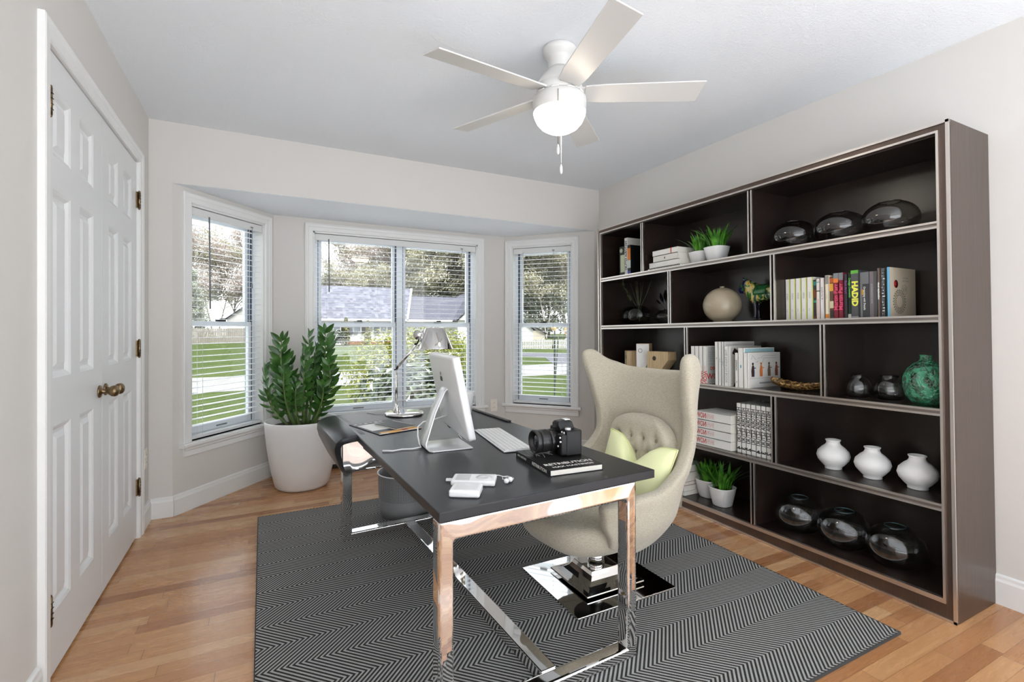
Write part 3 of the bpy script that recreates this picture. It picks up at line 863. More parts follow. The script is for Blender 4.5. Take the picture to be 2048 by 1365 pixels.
b = MB().lathe([(.049, .506), (.057, .503), (.104, .386), (.1055, .383), (.1035, .386), (.056, .500), (.048, .503)], 48, 0, Matrix.Translation((sc_[0], sc_[1], 0)))
b.build('shade', M['chrome'], lamp)
b = MB().lathe([(.0005, .501), (.048, .5035)], 32, 0, Matrix.Translation((sc_[0], sc_[1], 0)), close=False)
for k in range(6):
    a = PI * k / 3; b.tube([(sc_[0] + .047 * math.cos(a), sc_[1] + .047 * math.sin(a), .500), (sc_[0] + .047 * math.cos(a), sc_[1] + .047 * math.sin(a), .511)], .006, 8, 1)
b.build('shade_cap', [M['chrome'], M['white_pl']], lamp)
b = MB().sphere((0, 0, 0), .028, 16, 10, 0, 1, 1, 1.2, Matrix.Translation((sc_[0], sc_[1], .455))); b.build('bulb', M['white_pl'], lamp)
b = MB().tube([LP(-.07, .012), LP(-.12, .006), LP(-.16, .0035), LP(-.20, .003, .03), LP(-.235, .003, .055)], .0022, 6); b.build('power_cord', M['grey_pl'], lamp)

# all-in-one computer, back turned to the closet
pc = thing('desktop_computer', 'white all-in-one desktop computer seen from behind on a bent metal foot', 'computer', (.70, 1.975, TZ), R(-3.0))
b = MB(); pr = [(-.108, .0), (-.108, .004), (.082, .006), (.082, 0)]
rr = []
pth = [(.085, .003), (-.085, .003), (-.097, .005), (-.103, .012), (-.102, .025), (-.060, .150), (-.020, .235), (-.010, .245), (.002, .248), (.030, .247)]
for i, (x, z) in enumerate(pth):
    a = pth[max(0, i - 1)]; e = pth[min(len(pth) - 1, i + 1)]; tx, tz = e[0] - a[0], e[1] - a[1]; l = math.hypot(tx, tz); nx, nz = -tz / l * .003, tx / l * .003
    w = (.096, .096, .085, .060, .050, .042, .040, .040, .040, .040)[i]
    rr.append([(x + nx, -w, z + nz), (x + nx, w, z + nz), (x - nx, w, z - nz), (x - nx, -w, z - nz)])
b.loft(rr, 0, True)
st = b.build('stand', M['alu'], pc, bevel=.0015)
# housing: tilted slab with a gently bulged back
TILT = Matrix.Translation((.062, .045, .052)) @ Matrix.Rotation(R(-3), 4, 'Z') @ Matrix.Rotation(R(-11.5), 4, 'Y')
def rrect(w, h, r, n=6):
    o = []
    for cx, cz, a0 in ((w - r, r, -90), (w - r, h - r, 0), (-w + r, h - r, 90), (-w + r, r, 180)):
        for i in range(n + 1):
            a = R(a0 + 90 * i / n); o.append((cx + r * math.cos(a), cz + r * math.sin(a)))
    return o
HWD, HHT = .236, .342
b = MB(); rings = []
for x, ins in ((.013, .004), (.015, .0), (-.010, 0), (-.0135, .003), (-.016, .012), (-.022, .07), (-.026, .13)):
    pr = rrect(HWD - ins, HHT - 2 * ins, max(.004, .016 - ins * .1))
    rings.append([(x, y, z + ins) for y, z in pr])
b.loft(rings, 0, True, TILT)
hs = b.build('housing', M['white_pl'], pc)
MB().box(.0145, .0156, -HWD + .012, HWD - .012, .075, HHT - .012, 0, TILT).build('screen', M['screen'], hs)
MB().box(-.0165, -.0140, -.215, .10, HHT - .030, HHT - .026, 0, TILT).build('rear_slot', M['grey_pl'], hs)
# dark fruit-shaped emblem
def emblem():
    pts = []
    for i in range(40):
        a = 2 * PI * i / 40
        r = .0175 * (1 - .10 * math.cos(2 * a) * .4)
        y = r * math.cos(a); z = r * math.sin(a) * 1.08
        if z > .010: z -= .006 * math.exp(-(y / .004) ** 2)
        if z < -.012: z += .003 * math.exp(-(y / .004) ** 2)
        if (y - .0205) ** 2 + (z - .003) ** 2 < .0085 ** 2: y = .0205 - math.sqrt(max(0, .0085 ** 2 - (z - .003) ** 2))
        pts.append((y, z))
    return pts
EX = TILT @ Matrix.Translation((-.0242, .0, .228)) @ Matrix(((0, 0, -1, 0), (-1, 0, 0, 0), (0, 1, 0, 0), (0, 0, 0, 1)))
EX = EX @ Matrix.Diagonal((1.4, 1.4, 1, 1))
b = MB().prism(emblem(), 0, .0006, 0, EX)
lf = [(.0005 + .0062 * math.cos(R(a)) * .55 + .003 * math.sin(R(a)), .0255 + .0062 * math.sin(R(a))) for a in range(0, 360, 30)]
b.prism(lf, 0, .0006, 0, EX)
b.build('emblem', M['black'], hs)
b = MB(); b.box(-.012, .010, -.02, .02, -.006, .004, 0, TILT @ Matrix.Translation((0, .12, 0))); b.build('rubber_foot', M['black'], hs)
b = MB().tube([(.02, .06, .12), (-.03, .07, .105), (-.09, .05, .10), (-.118, .03, .085), (-.122, .012, .05), (-.118, .0, .018), (-.112, -.005, .006), (-.15, -.01, .004), (-.19, .0, .004), (-.23, -.012, .004), (-.268, .005, .004)], [.003] * 10 + [.004], 8)
b.build('power_cord', M['white_pl'], pc)

kb = thing('keyboard', 'thin white wired keyboard between the computer and the camera', 'keyboard', (.955, 1.962, TZ), R(-7.5))
MB().box(-.066, .066, -.222, .222, .001, .008).build('key_tray', M['alu'], kb, bevel=.003)
b = MB()
for i in range(6):
    for j in range(16):
        x = -.058 + i * .0195; y = -.214 + j * .0268
        if i == 0 and 5 <= j <= 9:
            if j == 5: b.box(x, x + .017, y, y + .132, .008, .0115)
            continue
        b.box(x, x + .0172, y, y + .0245, .008, .0115)
b.build('keys', M['white_pl'], kb)
b = MB().tube([(-.06, .225, .005), (-.075, .25, .003), (-.12, .24, .003), (-.16, .16, .003), (-.165, .08, .003)], .0016, 6); b.build('cable', M['white_pl'], kb)

# hardcover book
hb = thing('hardcover_book', 'black hardcover book with white title lettering lying under the camera', 'book', (.978, 1.535, TZ), R(-4))
bw, bh, bt_ = .105, .142, .021
b = MB().box(-bw, bw, -bh, bh, 0, .002); b.box(-bw, bw, -bh, bh, bt_ - .002, bt_); b.box(-bw - .001, -bw + .002, -bh, bh, 0, bt_)
b.build('cover', M['black'], hb)
MB().box(-bw + .002, bw - .003, -bh + .0015, bh - .003, .002, bt_ - .002).build('page_block', M['page'], hb)
lettering("RETRIBUTION", .034, M['txt_white'], hb, (.0, -.080, bt_ + .0004), (1, 0, 0), (0, 1, 0), .0006, .90)
lettering("MAX HASTINGS", .022, M['txt_white'], hb, (.0, -.115, bt_ + .0004), (1, 0, 0), (0, 1, 0), .0004, 1.05)
lettering("RETRIBUTION", .016, M['txt_white'], hb, (-bw - .0014, -.060, bt_ / 2), (0, -1, 0), (0, 0, 1), .0004, 1.15)
lettering("MAX HASTINGS", .011, M['txt_white'], hb, (-bw - .0014, .088, bt_ / 2), (0, -1, 0), (0, 0, 1), .0002, 1.0)
b = MB(); rr_ = random.Random(3)
for i in range(9):
    x = rr_.uniform(-.09, .06); b.tube([(x, .015 + rr_.uniform(0, .04), bt_ + .0002), (x + rr_.uniform(-.05, .05), .135, bt_ + .0002)], .0007, 4)
b.build('cover_art', M['txt_grey'], hb)

cm = thing('camera', 'black digital camera with a big lens resting on the black book', 'camera', (1.045, 1.592, TZ + bt_ + .0005), R(-3))
b = MB(); b.prism([(-.030, -.070), (.034, -.070), (.040, -.062), (.040, .070), (-.022, .070), (-.030, .060)], 0, .094)
body = b.build('camera_body', M['black'], cm, bevel=.006, bseg=3)
b = MB(); b.prism([(-.052, -.066), (-.026, -.070), (-.026, -.024), (-.040, -.022), (-.052, -.034)], .002, .082); b.build('hand_grip', M['black'], cm, bevel=.007, bseg=3)
b = MB(); b.loft([[(-.034, -.030, .092), (.030, -.030, .092), (.030, .034, .092), (-.034, .034, .092)], [(-.040, -.022, .112), (.022, -.024, .118), (.022, .028, .118), (-.040, .026, .112)], [(-.034, -.018, .122), (.014, -.018, .125), (.014, .020, .125), (-.034, .020, .122)]], 0, False)
b.build('viewfinder_hump', M['black'], cm, bevel=.003)
MB().lathe([(.016, .094), (.016, .104), (.014, .106)], 20, 0, Matrix.Translation((.004, .050, 0))).build('mode_dial', M['alu'], cm)
MB().lathe([(.012, .094), (.012, .101), (.010, .103)], 20, 0, Matrix.Translation((-.012, -.048, 0))).build('shutter_dial', M['alu'], cm)
MB().box(-.006, .018, -.014, .016, .1245, .1275).build('hot_shoe', M['alu'], cm, bevel=.001)
XL_ = Matrix.Translation((-.022, .014, .047)) @ Matrix.Rotation(-PI / 2, 4, 'Y')
b = MB().lathe([(.036, 0), (.037, .008), (.041, .014), (.0415, .040), (.0405, .041), (.0405, .045), (.0425, .046), (.0425, .078), (.041, .079), (.041, .083), (.044, .085), (.045, .104), (.043, .106), (.039, .105), (.036, .094), (.030, .088)], 44, 0, XL_, close=False)
for k in range(44):
    a = 2 * PI * k / 44
    for z0_, z1_ in ((.050, .074), (.018, .036)): b.box(.0405, .0434 if z0_ > .04 else .0424, -.0014, .0014, z0_, z1_, 0, XL_ @ Matrix.Rotation(a, 4, 'Z'))
ln = b.build('lens_barrel', plain('lens_black', (.016, .015, .015, 1), .3), cm)
MB().lathe([(.038, .086), (.030, .092), (.018, .0965), (.001, .098)], 36, 0, XL_, close=False).build('front_element', plain('lens_glass', (.02, .02, .03, 1), .03, spec=1.0), ln)
b = MB()
for y, z in ((-.052, .085), (-.036, .085), (-.060, .070), (-.063, .055), (-.046, .036)): b.sphere((-.031 - (.022 if y < -.03 and z < .082 else 0), y, z), .0042, 10, 6)
b.build('control_button', M['alu'], cm)
MB().box(.040, .0415, -.045, .045, .02, .08).build('rear_screen', M['screen'], cm)

mp = thing('music_player', 'white pocket music player lying beside the small white box', 'music player', (.612, 1.462, TZ), R(-30))
MB().box(-.071, .071, -.041, .041, .0, .017).build('body', M['white_pl'], mp, bevel=.006, bseg=3)
MB().box(-.058, -.012, -.030, .030, .0165, .0174).build('screen', M['grey_pl'], mp)
MB().lathe([(.027, .0166), (.0265, .0178), (.010, .0178), (.0095, .0172), (.001, .0172)], 32, 0, Matrix.Translation((.032, 0, 0))).build('click_wheel', plain('wheel_grey', (.66, .66, .66, 1), .4), mp)
MB().box(-.092, -.071, -.006, .006, .005, .011).build('plug', M['white_pl'], mp)
eb = thing('earphones', 'white wired earphones coiled beside the music player', 'earphones', (.70, 1.428, TZ))
b = MB()
b.tube([(-.02, .02, .018), (0, .03, .012), (.022, .026, .004), (.03, .008, .004), (.015, -.004, .005), (.0, .004, .006), (.006, .018, .010), (.026, .022, .008), (.034, .012, .006), (.022, -.012, .005), (.002, -.022, .008)], .0014, 6)
b.tube([(.022, .026, .004), (.04, .01, .005), (.035, -.006, .006), (.018, -.014, .008)], .0014, 6)
b.build('cord', M['white_pl'], eb)
for ex_, ey_ in ((.0, -.024), (.018, -.016)):
    o = MB().sphere((ex_, ey_, .0085), .0085, 12, 8); o.tube([(ex_ + .004, ey_ + .004, .008), (ex_ + .014, ey_ + .012, .004)], .003, 8); o.build('earbud', M['white_pl'], eb)
db = thing('white_box', 'small white rounded adapter box near the desk corner', 'adapter', (.548, 1.372, TZ), R(-32))
MB().box(-.046, .046, -.038, .038, 0, .022).build('body', M['white_pl'], db, bevel=.006, bseg=3)
MB().box(-.034, .036, -.026, .030, .0216, .0224).build('lid_panel', plain('pale_panel', (.70, .70, .70, 1), .25), db, bevel=.0003)

mg = thing('magazine', 'flat black magazine with white and orange bands near the lamp base', 'magazine', (.552, 2.492, TZ), R(16))
mw_, mh_ = .112, .165
MB().box(-mw_, mw_, -mh_, mh_, 0, .003).build('cover', M['black'], mg)
b = MB().box(-.098, .10, -.06, .105, .0031, .0035); b.build('cover_photo', paint(232, 232, 230), mg)
b = MB().box(-mw_ + .02, mw_, -mh_ + .004, -mh_ + .05, .0031, .0036); b.build('cover_band', paint(240, 176, 70), mg)
b = MB().box(-mw_ + .001, -mw_ + .05, -mh_ + .003, -mh_ + .018, .0036, .0038); b.box(0, .1, -mh_ + .002, -mh_ + .016, .0036, .0038); b.build('cover_strip', paint(236, 234, 228), mg)
b = MB().box(.02, .055, -mh_ + .018, -mh_ + .044, .0036, .0039); b.build('cover_patch', paint(178, 60, 40), mg)
b = MB()
for i in range(6): b.box(-.10 + i * .028, -.080 + i * .028, .125 + (i % 2) * .01, .150, .0031, .0034)
b.build('masthead', paint(190, 190, 186), mg)
nb = thing('spiral_notebook', 'small black spiral notebook lying on the magazine', 'notebook', (.598, 2.478, TZ + .0042), R(24))
MB().box(-.055, .055, -.09, .09, 0, .006).build('page_block', M['page'], nb)
MB().box(-.057, .057, -.091, .091, .006, .0075).build('cover', M['black'], nb)
b = MB()
for i in range(24):
    y = -.086 + i * .0075
    b.tube([(.057 + .006 * math.cos(a), y, .004 + .0055 * math.sin(a)) for a in [2 * PI * q / 10 for q in range(11)]], .0009, 5)
b.build('spiral_binding', M['chrome'], nb)
lettering("\u2014", .012, M['txt_grey'], nb, (0, .02, .0078), (1, 0, 0), (0, 1, 0), name='cover_mark')
cp = thing('pencil_cup', 'white cup standing behind the computer near the desk edge', 'cup', (1.068, 2.70, TZ))
MB().lathe([(.040, 0), (.043, .003), (.056, .110), (.058, .126), (.056, .1275), (.053, .125), (.040, .008), (.001, .006)], 36).build('cup_wall', M['white_pl'], cp)
# ================================================================ BOOKCASE
TILT_B = R(-.80)
BO = Vector((2.415, .920, 0))
BM = Matrix.Translation(BO) @ Matrix.Rotation(TILT_B, 4, 'X')
bc = thing('bookcase', 'wide dark open bookcase with satin bronze frame and metal trims along the wall', 'bookcase', BO, rot=(TILT_B, 0, 0))
def BW(x, Y, z):  # x = depth behind the front plane, Y = room Y, z = height at the near end
    return BM @ Vector((x, Y - .920, z))
y0b, y1b, D_, HT = -.024, 2.240, .350, 1.992
def flo(y): return .001 - y * math.tan(TILT_B)          # keeps the base on the level floor
def wedge(b, xa, xb, ya, yb, zt, m=0):
    vs = [(xa, ya, flo(ya)), (xb, ya, flo(ya)), (xb, yb, flo(yb)), (xa, yb, flo(yb)), (xa, ya, zt), (xb, ya, zt), (xb, yb, zt), (xa, yb, zt)]
    b.add(vs, [(3, 2, 1, 0), (4, 5, 6, 7), (0, 1, 5, 4), (1, 2, 6, 5), (2, 3, 7, 6), (3, 0, 4, 7)], m); return b
IN0, IN1 = .020, 2.200
b = MB(); wedge(b, .004, D_, y0b, IN0 - .002, HT); b.build('side_panel', M['bronze'], bc)
b = MB(); wedge(b, .004, D_, IN1 + .002, y1b, HT); b.build('side_panel', M['bronze'], bc)
MB().box(.004, D_, IN0 - .002, IN1 + .002, 1.949, HT).build('top_panel', M['bronze'], bc)
b = MB(); wedge(b, .004, D_, IN0 - .002, IN1 + .002, .078); b.build('plinth', M['bronze'], bc)
MB().box(D_ - .018, D_ - .002, IN0, IN1, .08, 1.949).build('back_panel', M['veneer'], bc)
for yy in ((IN0 - .003, IN0 + .001), (IN1 - .001, IN1 + .003)): MB().box(.012, D_ - .016, yy[0], yy[1], .086, 1.947).build('side_lining', M['veneer'], bc)
MB().box(.012, D_ - .016, IN0, IN1, 1.943, 1.9495).build('top_lining', M['veneer'], bc)
MB().box(.012, D_ - .016, IN0, IN1, .0775, .0880).build('bottom_board', M['veneer'], bc)
b = MB(); T_ = .011
b.box(-.004, .012, y0b, y1b, HT - T_, HT); wedge(b, -.004, .012, y0b, y0b + T_, HT); wedge(b, -.004, .012, y1b - T_, y1b, HT)
vs = [(-.004, y0b, flo(y0b)), (.012, y0b, flo(y0b)), (.012, y1b, flo(y1b)), (-.004, y1b, flo(y1b))]
b.loft([vs, [(p[0], p[1], p[2] + .010) for p in vs]], 0, False)
b.build('outer_trim', M['nickel'], bc)
b = MB(); i0, i1, k0, k1 = IN0 - .001, IN1 + .001, .076, 1.950
b.box(-.004, .012, i0 - .009, i0, k0 - .009, k1 + .009); b.box(-.004, .012, i1, i1 + .009, k0 - .009, k1 + .009); b.box(-.004, .012, i0, i1, k1, k1 + .009); b.box(-.004, .012, i0, i1, k0 - .009, k0 + .010)
b.build('inner_trim', M['nickel'], bc)
SH = [1.594, 1.216, .839, .459]
ST = .029
for z in SH:
    o = MB().box(.006, D_ - .016, IN0 - .001, IN1 + .001, z - ST, z).build('shelf', M['veneer'], bc)
    t_ = MB().box(-.003, .012, IN0, IN1, z - .0085, z); t_.box(-.003, .012, IN0, IN1, z - ST, z - ST + .0085); t_.box(.005, .010, IN0, IN1, z - ST + .0085, z - .0085, 1)
    t_.build('shelf_trim', [M['nickel'], M['groove']], o)
LV_ = [1.9435] + SH + [.0885]
for row, ys in ((0, ((2.636, 2.661), (1.768, 1.796))), (1, ((2.376, 2.403), (1.637, 1.665))), (2, ((2.237, 2.265), (1.383, 1.409))), (3, ((1.640, 1.671),)), (4, ((1.771, 1.799),))):
    zt = (LV_[row] - ST) if row else LV_[0]; zb = LV_[row + 1]
    for a, e in ys:
        a -= .920; e -= .920
        o = MB().box(.006, D_ - .016, a, e, zb, zt).build('divider', M['veneer'], bc)
        t_ = MB().box(-.002, .012, a, a + .0085, zb, zt); t_.box(-.002, .012, e - .0085, e, zb, zt); t_.box(.006, .010, a + .0085, e - .0085, zb, zt, 1)
        t_.build('divider_trim', [M['nickel'], M['groove']], o)

def place(o, x, Y, z, rz=0.0, extra=None):
    o.matrix_world = BM @ Matrix.Translation((x, Y - .920, z + .0006)) @ Matrix.Rotation(rz, 4, 'Z') @ (extra or Matrix())
    return o
# ---------------------------------------------------------------- books
def book(label, x, Ya, Ye, z, h, d, cover, lets=(), group=None, flat=False, pages=None, rz=0.0, art=None, name='book'):
    """upright: spine faces the room, thickness along the shelf from Ya to Ye. flat: lies down, Ya..Ye is its height, h its thickness."""
    r = thing(name, label, 'book', group=group)
    th = (h if flat else abs(Ye - Ya)) / 2 - .0004
    hh = abs(Ye - Ya) if flat else h
    c = .0016
    b = MB()
    b.box(0, d, -th, -th + c, 0, hh).box(0, d, th - c, th, 0, hh).box(0, c, -th, th, 0, hh)
    b.build('cover', cover, r)
    MB().box(c, d - .003, -th + c, th - c, .002, hh - .002).build('page_block', pages or M['page'], r)
    for L_ in lets:
        s_, size, m, zc, kind = L_[:5]; bold = L_[5] if len(L_) > 5 else .0003; sx = L_[6] if len(L_) > 6 else 1.0; yo = L_[7] if len(L_) > 7 else 0.0
        if kind == 'down': lettering(s_, size, m, r, (-.0006, yo, zc), (0, 0, -1), (0, -1, 0), bold, sx)
        elif kind == 'up': lettering(s_, size, m, r, (-.0006, yo, zc), (0, 0, 1), (0, 1, 0), bold, sx)
        elif kind == 'downmirror': lettering(s_, size, m, r, (-.0006, yo, zc), (0, 0, -1), (0, 1, 0), bold, sx)
        elif kind == 'upmirror': lettering(s_, size, m, r, (-.0006, yo, zc), (0, 0, 1), (0, -1, 0), bold, sx)
        elif kind == 'level': lettering(s_, size, m, r, (-.0006, yo, zc), (0, -1, 0), (0, 0, 1), bold, sx)
    if art: art(r, th, hh, d)
    if flat:
        # local z -> shelf +Y, local y(thickness) -> up
        X = Matrix(((1, 0, 0, 0), (0, 0, 1, 0), (0, -1, 0, th + .0002), (0, 0, 0, 1)))
        X = Matrix(((1, 0, 0, 0), (0, 0, 1, 0), (0, 1, 0, th + .0002), (0, 0, 0, 1)))
        # keep it a pure rotation: z->Y, y->-Z, x->x
        X = Matrix(((1, 0, 0, 0), (0, 0, 1, 0), (0, -1, 0, th + .0002), (0, 0, 0, 1)))
        place(r, x, min(Ya, Ye), z, rz, X)
    else: place(r, x, (Ya + Ye) / 2, z, rz)
    return r
def band(m, z0, z1, nm='spine_band'):
    def f(r, th, hh, d): MB().box(-.0004, .002, -th, th, hh * z0, hh * z1).build(nm, m, r)
    return f
def bands(*a):
    def f(r, th, hh, d):
        for m, z0, z1 in a: MB().box(-.0004, .002, -th, th, hh * z0, hh * z1).build('spine_band', m, r)
    return f
G1 = None
W_ = paint(226, 224, 218); OFFW = paint(214, 212, 204)
# top shelf, first compartment
z = SH[0]
book('dark green spined book beside the tall white volume in the top corner compartment', .085, 2.938, 2.997, z, .236, .17, paint(34, 40, 30), art=lambda r, th, hh, d: (
    MB().box(-.0005, .002, -th, th - .012, .035, .17).build('spine_label', paint(186, 190, 160), r),
    MB().lathe([(.017, 0), (.016, .0008), (.001, .0008)], 20, 0, Matrix.Translation((-.0006, .008, .205)) @ Matrix.Rotation(-PI / 2, 4, 'Y')).build('spine_roundel', paint(184, 186, 160), r)))
book('tall white art history volume alone in the top corner compartment', .085, 2.899, 2.937, z, .296, .215, W_, [("HISTORIA SZTUKI", .036, M['txt_black'], .16, 'downmirror', .0008, .78)])
book('black book with an orange and white spine in the top corner compartment', .080, 2.862, 2.897, z, .234, .20, paint(18, 20, 24), art=bands((paint(214, 122, 38), .52, .90), (paint(190, 200, 190), .25, .51), (paint(74, 70, 160), .02, .15)))
# top shelf, flat stack
book('thin white book with a black patterned spine, lowest in the top shelf stack', .030, 2.310, 2.622, z, .014, .20, W_, flat=True, art=lambda r, th, hh, d: [MB().box(-.0005, .001, -th, th * .2, hh * (k / 26), hh * (k / 26) + .006).build('spine_dash', M['txt_black'], r) for k in range(1, 25)])
book('white paperback second from the bottom of the top shelf stack', .034, 2.330, 2.612, z + .0150, .038, .20, W_, [("\u2013\u2013\u2013\u2013\u2013\u2013", .012, M['txt_grey'], .13, 'up')], flat=True)
book('white book with a tiny dark mark, second from the top of the top shelf stack', .036, 2.345, 2.575, z + .0540, .042, .20, OFFW, flat=True, art=lambda r, th, hh, d: MB().box(-.0006, .001, -.006, .006, hh * .5, hh * .5 + .010).build('spine_mark', paint(120, 60, 44), r))
book('white book with a red ribbon, topmost of the top shelf stack', .036, 2.352, 2.580, z + .0970, .038, .20, W_, flat=True, art=lambda r, th, hh, d: MB().box(-.0012, .02, -th - .001, th + .0008, hh * .22, hh * .22 + .008).build('ribbon', paint(188, 70, 44), r))

def leafy_pot(label, x, Y, z, r_top, h, lh, seed):
    r = thing('potted_grass_plant', label, 'plant', group='small grassy plants in white pots')
    k = r_top
    prof = [(k * .66, 0), (k * .70, .003), (k * .97, h * .94), (k, h), (k * .955, h + .001), (k * .90, h * .90), (k * .8, h * .82)]
    b = MB()
    for q in range(1):
        vs = []; seg = 40; fs = []
        for rr, zz in prof:
            for i in range(seg):
                a = 2 * PI * i / seg
                m_ = (abs(math.cos(a)) ** 3.2 + abs(math.sin(a)) ** 3.2) ** (-1 / 3.2)
                m_ = 1 + (m_ - 1) * .75
                vs.append((rr * m_ * math.cos(a) * .90, rr * m_ * math.sin(a) * .90, zz))
        for j in range(len(prof) - 1):
            for i in range(seg): fs.append((j * seg + i, j * seg + (i + 1) % seg, (j + 1) * seg + (i + 1) % seg, (j + 1) * seg + i))
        fs.append(tuple(range(seg - 1, -1, -1)))
        b.add(vs, fs, 0, True)
    b.build('pot', M['ceramic'], r)
    MB().lathe([(k * .82, h * .84), (.0005, h * .88)], 24, close=False).build('soil', M['soil'], r)
    rr = random.Random(seed); b = MB()
    for i in range(62):
        a = rr.uniform(0, 2 * PI); q = rr.random() ** .6 * k * .62
        px, py = q * math.cos(a), q * math.sin(a)
        L_ = lh * rr.uniform(.55, 1.0); out = rr.uniform(.15, .85) * (q / (k * .62)) * L_ + rr.uniform(0, .12) * L_
        oa = a + rr.uniform(-.6, .6); w = rr.uniform(.0055, .0105)
        sx, sy = -math.sin(oa) * w, math.cos(oa) * w
        vs = []
        for t_, wk in ((0, .35), (.3, .9), (.6, 1.0), (.85, .55), (1, .03)):
            cx = px + math.cos(oa) * out * t_ ** 1.8; cy = py + math.sin(oa) * out * t_ ** 1.8; cz = h * .86 + L_ * (t_ - .22 * (out / L_) * t_ ** 3)
            vs += [(cx - sx * wk, cy - sy * wk, cz + .0015 * wk), (cx, cy, cz), (cx + sx * wk, cy + sy * wk, cz + .0015 * wk)]
        fs = [(q_ * 3 + e, q_ * 3 + e + 1, q_ * 3 + e + 4, q_ * 3 + e + 3) for q_ in range(4) for e in range(2)]
        b.add(vs, fs, 0, True)
    b.build('leaves', M['grassleaf'], r)
    return place(r, x, Y, z)
leafy_pot('grassy plant in a white pot beside the book stack on the top shelf', .155, 2.262, z, .079, .088, .155, 1)
leafy_pot('grassy plant in a white pot nearest the divider on the top shelf', .118, 2.104, z, .079, .092, .165, 2)
def oval_vase(label, cat, group, mt, x, Y, z, r, h, mouth, name, rim=None, sides=40, rz=0):
    o = thing(name, label, cat, group=group)
    pr = []; n = 22
    a1 = math.acos(min(.99, mouth / r))
    for i in range(n + 1):
        a = -PI / 2 + .42 + (PI / 2 - .42 + a1) * i / n
        pr.append((r * math.cos(a), h / 2 * (math.sin(a) + math.sin(PI / 2 - .42)) / (math.sin(PI / 2 - .42) + math.sin(a1)) * 2))
    pr = [(.001, pr[0][1] + .0005)] + pr
    MB().lathe(pr, sides, close=False).build('glass_wall', mt, o, solid=.0028 if mt is M['clear'] else 0)
    rr, zz = pr[-1]
    MB().tube([(rr * math.cos(2 * PI * i / 36), rr * math.sin(2 * PI * i / 36), zz) for i in range(37)], .0022, 6).build('rim', rim or mt, o)
    return place(o, x, Y, z, rz)
GV = 'smoked oval glass vases on the top shelf'
oval_vase('smoked oval glass vase nearest the divider on the top shelf', 'vase', GV, M['smoke'], .145, 1.620, z, .117, .152, .042, 'glass_vase')
oval_vase('smoked oval glass vase in the middle of the three on the top shelf', 'vase', GV, M['smoke'], .145, 1.388, z, .115, .150, .042, 'glass_vase')
oval_vase('smoked oval glass vase at the outer end of the top shelf', 'vase', GV, M['smoke'], .145, 1.170, z, .110, .150, .042, 'glass_vase')
# second shelf
z = SH[1]
v = oval_vase('round dark glass vase nearest the window on the second shelf', 'vase', 'dark glass vases on the second shelf', M['darksmoke'], .215, 3.000, z, .092, .150, .030, 'dark_vase')
v = oval_vase('egg-shaped dark glass vase holding tall grass stems on the second shelf', 'vase', 'dark glass vases on the second shelf', M['darksmoke'], .105, 2.800, z, .088, .142, .030, 'dark_vase')
b = MB(); rr = random.Random(4)
for i in range(9):
    a = rr.uniform(0, 2 * PI); o_ = rr.uniform(.02, .13)
    b.tube([(0, 0, .02), (.15 * o_ * math.cos(a), .15 * o_ * math.sin(a), .14), (.5 * o_ * math.cos(a), .6 * o_ * math.sin(a), .23), (o_ * math.cos(a) * .7, o_ * math.sin(a), .325)], [.0014, .0014, .0012, .0006], 5)
for i in range(5): leaflet(b, (.01, .10 + .02 * i, .18 + .03 * i), (.2, .5, .6 - .3 * (i % 2)), (1, 0, 0), .055)
b.tube([(0, 0, .1), (.0, .06, .17), (.01, .12, .24), (.015, .18, .29)], .0012, 5)
gs = b.build('grass_stems', leafmat('dry_grass', S(52, 56, 34), S(84, 86, 48), .5), None)
tag(gs, 'dry olive grass stems standing in the egg-shaped dark vase', 'stems'); place(gs, .105, 2.800, z + .004)
v = oval_vase('wide flat dark glass vase beside the divider on the second shelf', 'vase', 'dark glass vases on the second shelf', M['darksmoke'], .215, 2.610, z, .100, .108, .03, 'dark_vase')
b = MB()
for i, (dy, dz, L_) in enumerate([(-.5, .6, .09), (-.2, .9, .10), (.4, .8, .11), (-.7, .35, .08), (.1, 1, .12), (.7, .5, .08)]):
    b.tube([(0, 0, .06), (-.02, dy * .03, .11), (-.02, dy * .08, .13 + .03 * dz)], .001, 5); leaflet(b, (-.02, dy * .08, .13 + .03 * dz), (.0, dy, dz), (1, 0, .2), L_ * .75)
ds = b.build('dark_sprig', plain('dark_leaf', S(20, 22, 18), .45), None); tag(ds, 'dark leafy sprig standing in the wide flat dark vase', 'sprig'); place(ds, .215, 2.610, z + .004)
o = thing('round_vase', 'round taupe glazed vase with a tiny neck on the second shelf', 'vase')
pr = [(.001, .001), (.052, 0)] + [(.1125 * math.cos(a), .104 + .1125 * math.sin(a) * .97) for a in [R(-62 + 6.9 * i) for i in range(22)]] + [(.013, .2075), (.013, .2185), (.015, .2205), (.011, .2205), (.009, .2100)]
MB().lathe(pr, 48, close=False).build('vase_body', M['taupe'], o); place(o, .115, 2.065, z)
